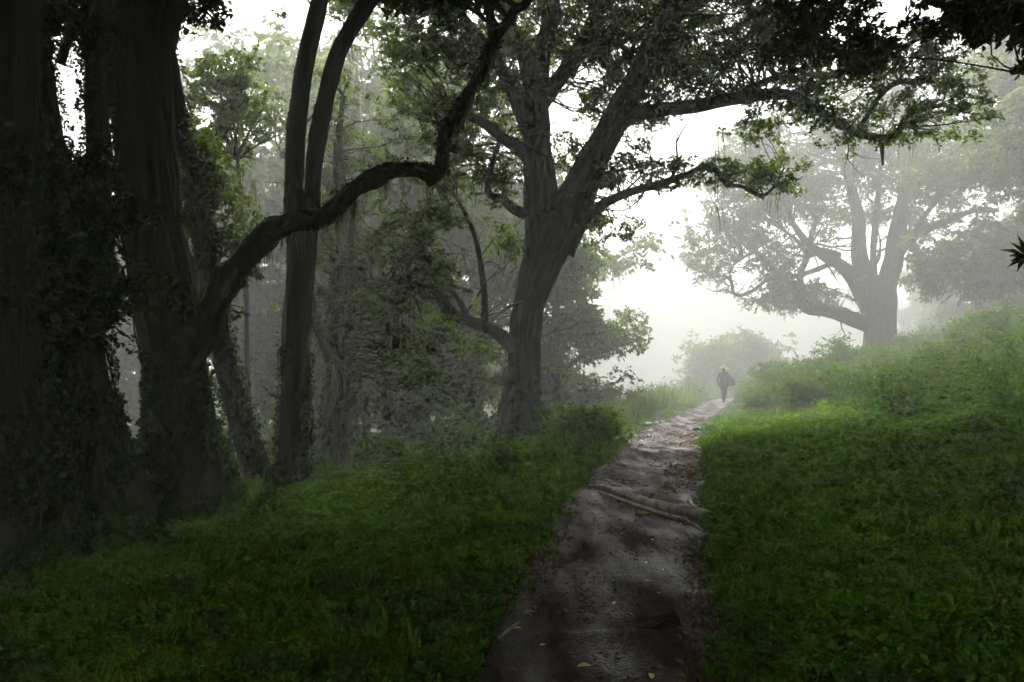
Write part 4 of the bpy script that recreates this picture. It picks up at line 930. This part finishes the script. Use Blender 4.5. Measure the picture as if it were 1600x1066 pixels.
for c in [(-.17, -.05, 0), (-.14, .06, 0), (-.05, -.09, .015), (.02, -.08, .05), (.07, -.05, .10), (.10, -.03, .085), (.12, -.06, -.03), (.13, .05, -.03), (.09, .06, .07), (.0, .09, .04), (-.05, .09, 0), (.0, -.11, -.04), (-.15, 0, -.04), (.0, .1, -.04), (.055, .0, .125), (.085, -.02, .12)]: bm.verts.new(c)
bmesh.ops.convex_hull(bm, input=bm.verts[:]); bmesh.ops.subdivide_edges(bm, edges=bm.edges[:], cuts=2, use_grid_fill=True)
for _ in range(2): bmesh.ops.smooth_vert(bm, verts=bm.verts[:], factor=.5, use_axis_x=True, use_axis_y=True, use_axis_z=True)
for v in bm.verts: v.co = v.co * .9 + Vector(rng.normal(0, .005, 3))
me = bpy.data.meshes.new('path_stone'); bm.to_mesh(me); bm.free(); me.materials.append(M_stub)
o = link('path_stone', me, None, label='dark wedge-shaped stone jutting from the right side of the path', category='stone'); o.location = p
for (px, py, s, lab) in [(1013, 664, .10, 'largest pale stone on the left edge of the distant path'), (1026, 662, .07, 'pale stone just right of the largest one by the distant path'), (1036, 660, .055, 'smallest pale stone of the three by the distant path'), (993, 682, .05, 'lone pale stone on the left path edge'), (1087, 672, .08, 'dark stone in the middle of the distant path')]:
    q = on_path(px, py); rock('path_stone', lab, q + [0, 0, s * .2], (s * 1.3, s, s * .7), M_stub if 'dark' in lab else M_pale, 2, px * .1, 'stone')
q = on_path(1003, 805); rock('moss_cushion', 'small green moss cushion beside the thin root', q + [0, 0, .005], (.10, .07, .035), M_tuft, 3, 7., 'moss')

M_yleaf = plain_mat('yellow_leaf', (.55, .42, .05), .6, .3, 60, .3)
M_gleaf = plain_mat('yellow_green_leaf', (.38, .40, .05), .6, .3, 60, .3)
M_bleaf = plain_mat('brown_leaf', (.20, .11, .06), .7, .3, 60, .4)
M_wleaf = plain_mat('pale_leaf', (.50, .47, .40), .6, .3, 60, .2)
def fallen_leaf(px, py, L, mat, label, a):
    p = on_path(px, py); n = 7
    s = np.linspace(0, 1, n); w = np.sin(np.pi * np.clip(s * .95 + .03, 0, 1)) ** .8 * .24 * L
    z = .012 + .10 * L * np.sin(s * 3.1) + L * .25 * (s - .5) ** 2
    c = np.stack([(s - .5) * L, np.zeros(n), z], 1)
    V = np.concatenate([c, c + np.stack([0 * w, w, w * .5], 1), c + np.stack([0 * w, -w, w * .25], 1)])
    F = [(i, i + 1, n + i + 1, n + i) for i in range(n - 1)] + [(2 * n + i, 2 * n + i + 1, i + 1, i) for i in range(n - 1)]
    mb = MB(); mb.add(V, F); o = link('fallen_leaf', mb.mesh('fallen_leaf', mat), None, label=label, category='leaf', group='fallen leaves on the path')
    o.location = p; o.rotation_euler.z = a
for row in [(913, 1046, .085, M_gleaf, 'curled yellow-green leaf nearest on the muddy path', .3), (1018, 1062, .07, M_gleaf, 'yellow-green leaf cut by the bottom edge', 1.4), (960, 946, .05, M_yleaf, 'small yellow leaf in the middle of the near path', .8),
            (883, 957, .045, M_yleaf, 'small yellow leaf left of the middle of the near path', 2.2), (1012, 911, .05, M_yleaf, 'bright yellow leaf on the right half of the path', 0.), (828, 962, .10, M_bleaf, 'large brown leaf at the left path edge', .5), (809, 986, .06, M_yleaf, 'yellow leaf in the left edge litter near the earth bar', .2),
            (817, 938, .06, M_bleaf, 'brown leaf above the large one on the left edge', 1.), (1148, 926, .08, M_bleaf, 'orange-brown leaf on the right verge', .2), (1042, 834, .045, M_wleaf, 'pale leaf just in front of the thin root', .1), (1020, 846, .04, M_wleaf, 'left one of two small pale leaves below the root', .6),
            (1010, 882, .045, M_wleaf, 'pale leaf left above the bright yellow leaf', .9), (1078, 876, .05, M_wleaf, 'pale leaf at the right path edge', .2), (1035, 893, .04, M_wleaf, 'small pale leaf right above the bright yellow leaf', 1.8), (1024, 842, .04, M_wleaf, 'right one of two small pale leaves below the root', 2.6),
            (1028, 930, .06, M_bleaf, 'faded pinkish leaf right of the small yellow leaf', 2.), (848, 1012, .04, M_wleaf, 'tiny pale leaf scrap left on the near path', .4)]: fallen_leaf(*row)

# ------------------------------------------------------------------ the walker
M_skin = plain_mat('skin', (.10, .06, .045), .6)
M_coat = plain_mat('dark_rain_jacket', (.065, .07, .09), .6, .4, 18, .4)
M_trou = plain_mat('dark_trousers', (.045, .045, .05), .8, .2, 18, .3)
M_boot = plain_mat('boot', (.02, .017, .015), .6)
def cloth_mat(name, col, tr):
    m, t, o = new_mat(name); a = N(t, 'ShaderNodeBsdfDiffuse'); b = N(t, 'ShaderNodeBsdfTranslucent'); x = N(t, 'ShaderNodeMixShader')
    a.inputs[0].default_value = b.inputs[0].default_value = (*col, 1); x.inputs[0].default_value = tr
    t.links.new(a.outputs[0], x.inputs[1]); t.links.new(b.outputs[0], x.inputs[2]); t.links.new(x.outputs[0], o.inputs[0]); return m
M_hat = cloth_mat('straw_hat', (.82, .80, .72), .5)
M_pack = plain_mat('pack_cloth', (.075, .09, .09), .7, .3, 9, .6)
M_yell = cloth_mat('yellow_roll', (.80, .62, .16), .35)
def walker():
    V, E, Rr = [], [], []
    def v(p, r, par=None):
        V.append(p); Rr.append(r)
        if par is not None: E.append((par, len(V) - 1))
        return len(V) - 1
    pel = v((0, 0, .93), .145); sp1 = v((0, 0, 1.10), .165, pel); ch = v((0, .01, 1.30), .19, sp1); nk0 = v((0, .015, 1.44), .10, ch)
    nk = v((0, 0, 1.51), .055, nk0); hd = v((0, -.015, 1.60), .085, nk); hd2 = v((0, -.01, 1.68), .09, hd); v((0, 0, 1.74), .05, hd2); v((0, -.105, 1.61), .018, hd)
    for s in (-1, 1):
        a = v((s * .19, .015, 1.40), .088, ch); b = v((s * .28, .03, 1.13), .068, a); c = v((s * .28, -.06, .90), .05, b); hnd = v((s * .27, -.08, .83), .038, c)
        for k in range(4):
            f = v((s * .265, -.115 + k * .022, .77), .011, hnd); g = v((s * .255, -.12 + k * .022, .735), .009, f)
        f = v((s * .245, -.12, .80), .011, hnd)
        st = s * .17
        hp = v((s * .10, 0, .86), .105, pel); kn = v((s * .105, -.06 + st, .48), .07, hp); an = v((s * .10, .02 + st * 1.6, .09), .05, kn); v((s * .105, -.12 + st * 1.6, .04), .045, an)
    me = bpy.data.meshes.new('body'); me.from_pydata(V, E, [])
    tmp = bpy.data.objects.new('body', me); COL.objects.link(tmp)
    sk = tmp.modifiers.new('skin', 'SKIN'); sk.use_smooth_shade = True
    for i, r in enumerate(Rr): me.skin_vertices[0].data[i].radius = (r, r * .82 if i < 4 else r)
    me.skin_vertices[0].data[0].use_root = True
    tmp.modifiers.new('sub', 'SUBSURF').levels = 2; tmp.modifiers['sub'].render_levels = 2
    dg = bpy.context.evaluated_depsgraph_get(); out = bpy.data.meshes.new_from_object(tmp.evaluated_get(dg))
    bpy.data.objects.remove(tmp)
    out.name = 'body'; out.materials.clear()
    for m in (M_skin, M_coat, M_trou, M_boot): out.materials.append(m)
    for p in out.polygons:
        z, ax = p.center.z, abs(p.center.x); p.use_smooth = True
        p.material_index = 0 if (z > 1.5 or (ax > .21 and z < .86 and z > .7)) else 1 if (z > .86 or ax > .2 and z > .7) else 3 if z < .12 else 2
    return out
py_ = 38.5; px_ = gx_at(1130, py_); pz = float(path_surface(np.array(px_), np.array(py_)))
pe = empty('person', (px_, py_, pz), 'person in dark jacket, trousers and pale hat walking on the path', 'person')
link('body', walker(), pe)
mb = MB()
prof = [(.20, 1.665), (.18, 1.672), (.115, 1.69), (.112, 1.73), (.10, 1.80), (.055, 1.84), (.001, 1.845)]
a = np.arange(24) / 24 * 2 * math.pi
Vh = np.concatenate([np.stack([r * np.cos(a), r * np.sin(a) * 1.08, np.full(24, z) + .01 * np.cos(2 * a) * (r > .15)], 1) for r, z in prof])
Fh = [(k * 24 + q, k * 24 + (q + 1) % 24, (k + 1) * 24 + (q + 1) % 24, (k + 1) * 24 + q) for k in range(len(prof) - 1) for q in range(24)]
mb.add(Vh, Fh); link('hat', mb.mesh('hat', M_hat), pe)
# coat skirt and collar flap
mb = MB(); rings = []
for r, z in [(.19, 1.02), (.205, .90), (.22, .74)]: rings.append(np.stack([r * np.cos(a) * (1 + .05 * np.sin(5 * a)), r * np.sin(a) * .8, np.full(24, z) + .015 * np.sin(3 * a)], 1))
mb.add(np.concatenate(rings), [(k * 24 + q, k * 24 + (q + 1) % 24, (k + 1) * 24 + (q + 1) % 24, (k + 1) * 24 + q) for k in range(2) for q in range(24)]); link('coat_skirt', mb.mesh('coat_skirt', M_coat), pe)

be = empty('load_bag', (px_ + .26, py_ + .12, pz + .98), 'bulky dark bag slung at the walker\'s side', 'bag')
o = rock('bag_body', '', (0, 0, 0), (.25, .2, .29), M_pack, 3, 9., 'x', lambda co: np.stack([co[:, 0] * (1.15 - .35 * co[:, 2]) + .25 * -co[:, 2] * .5, co[:, 1], co[:, 2]], 1))
for kk in ('label', 'category'): del o[kk]
o.parent = be; o.location = (.02, 0, .08)
mb = MB(); mb.add(*tube([[-.20, -.10, .35, .02], [-.14, -.14, .15, .02], [-.05, -.2, -.1, .02]], 8, .05)); link('strap', mb.mesh('strap', M_pack), be)
mb = MB(); mb.add(*tube([[-.27, .06, .60, .05], [-.20, .06, .62, .085], [-.02, .06, .62, .09], [.04, .06, .60, .05]], 16, .04, .06, 0)); re_ = mb.mesh('bed_roll', M_yell, True)
o = link('bed_roll', re_, None, label='yellow roll carried behind the walker\'s shoulder', category='bedroll'); o.location = be.location

#@@HAZE
m, t_, o_ = new_mat('mist')
pv = N(t_, 'ShaderNodeVolumePrincipled'); pv.inputs['Color'].default_value = (.87, .88, .885, 1); pv.inputs['Density'].default_value = HAZE_DENSITY; pv.inputs['Anisotropy'].default_value = HAZE_ANISO
t_.links.new(pv.outputs[0], o_.inputs['Volume'])
x0, x1, y0, y1, z0, z1 = -620, 620, -140, 820, ZMIN - 1, 60
Vb = [(x0, y0, z0), (x1, y0, z0), (x1, y1, z0), (x0, y1, z0), (x0, y0, z1), (x1, y0, z1), (x1, y1, z1), (x0, y1, z1)]
Fb = [(0, 3, 2, 1), (4, 5, 6, 7), (0, 1, 5, 4), (1, 2, 6, 5), (2, 3, 7, 6), (3, 0, 4, 7)]
link('haze', mesh_np('haze', Vb, Fb, m, False), kind='stuff')
print('ground', ZMIN, float(Z.max()))
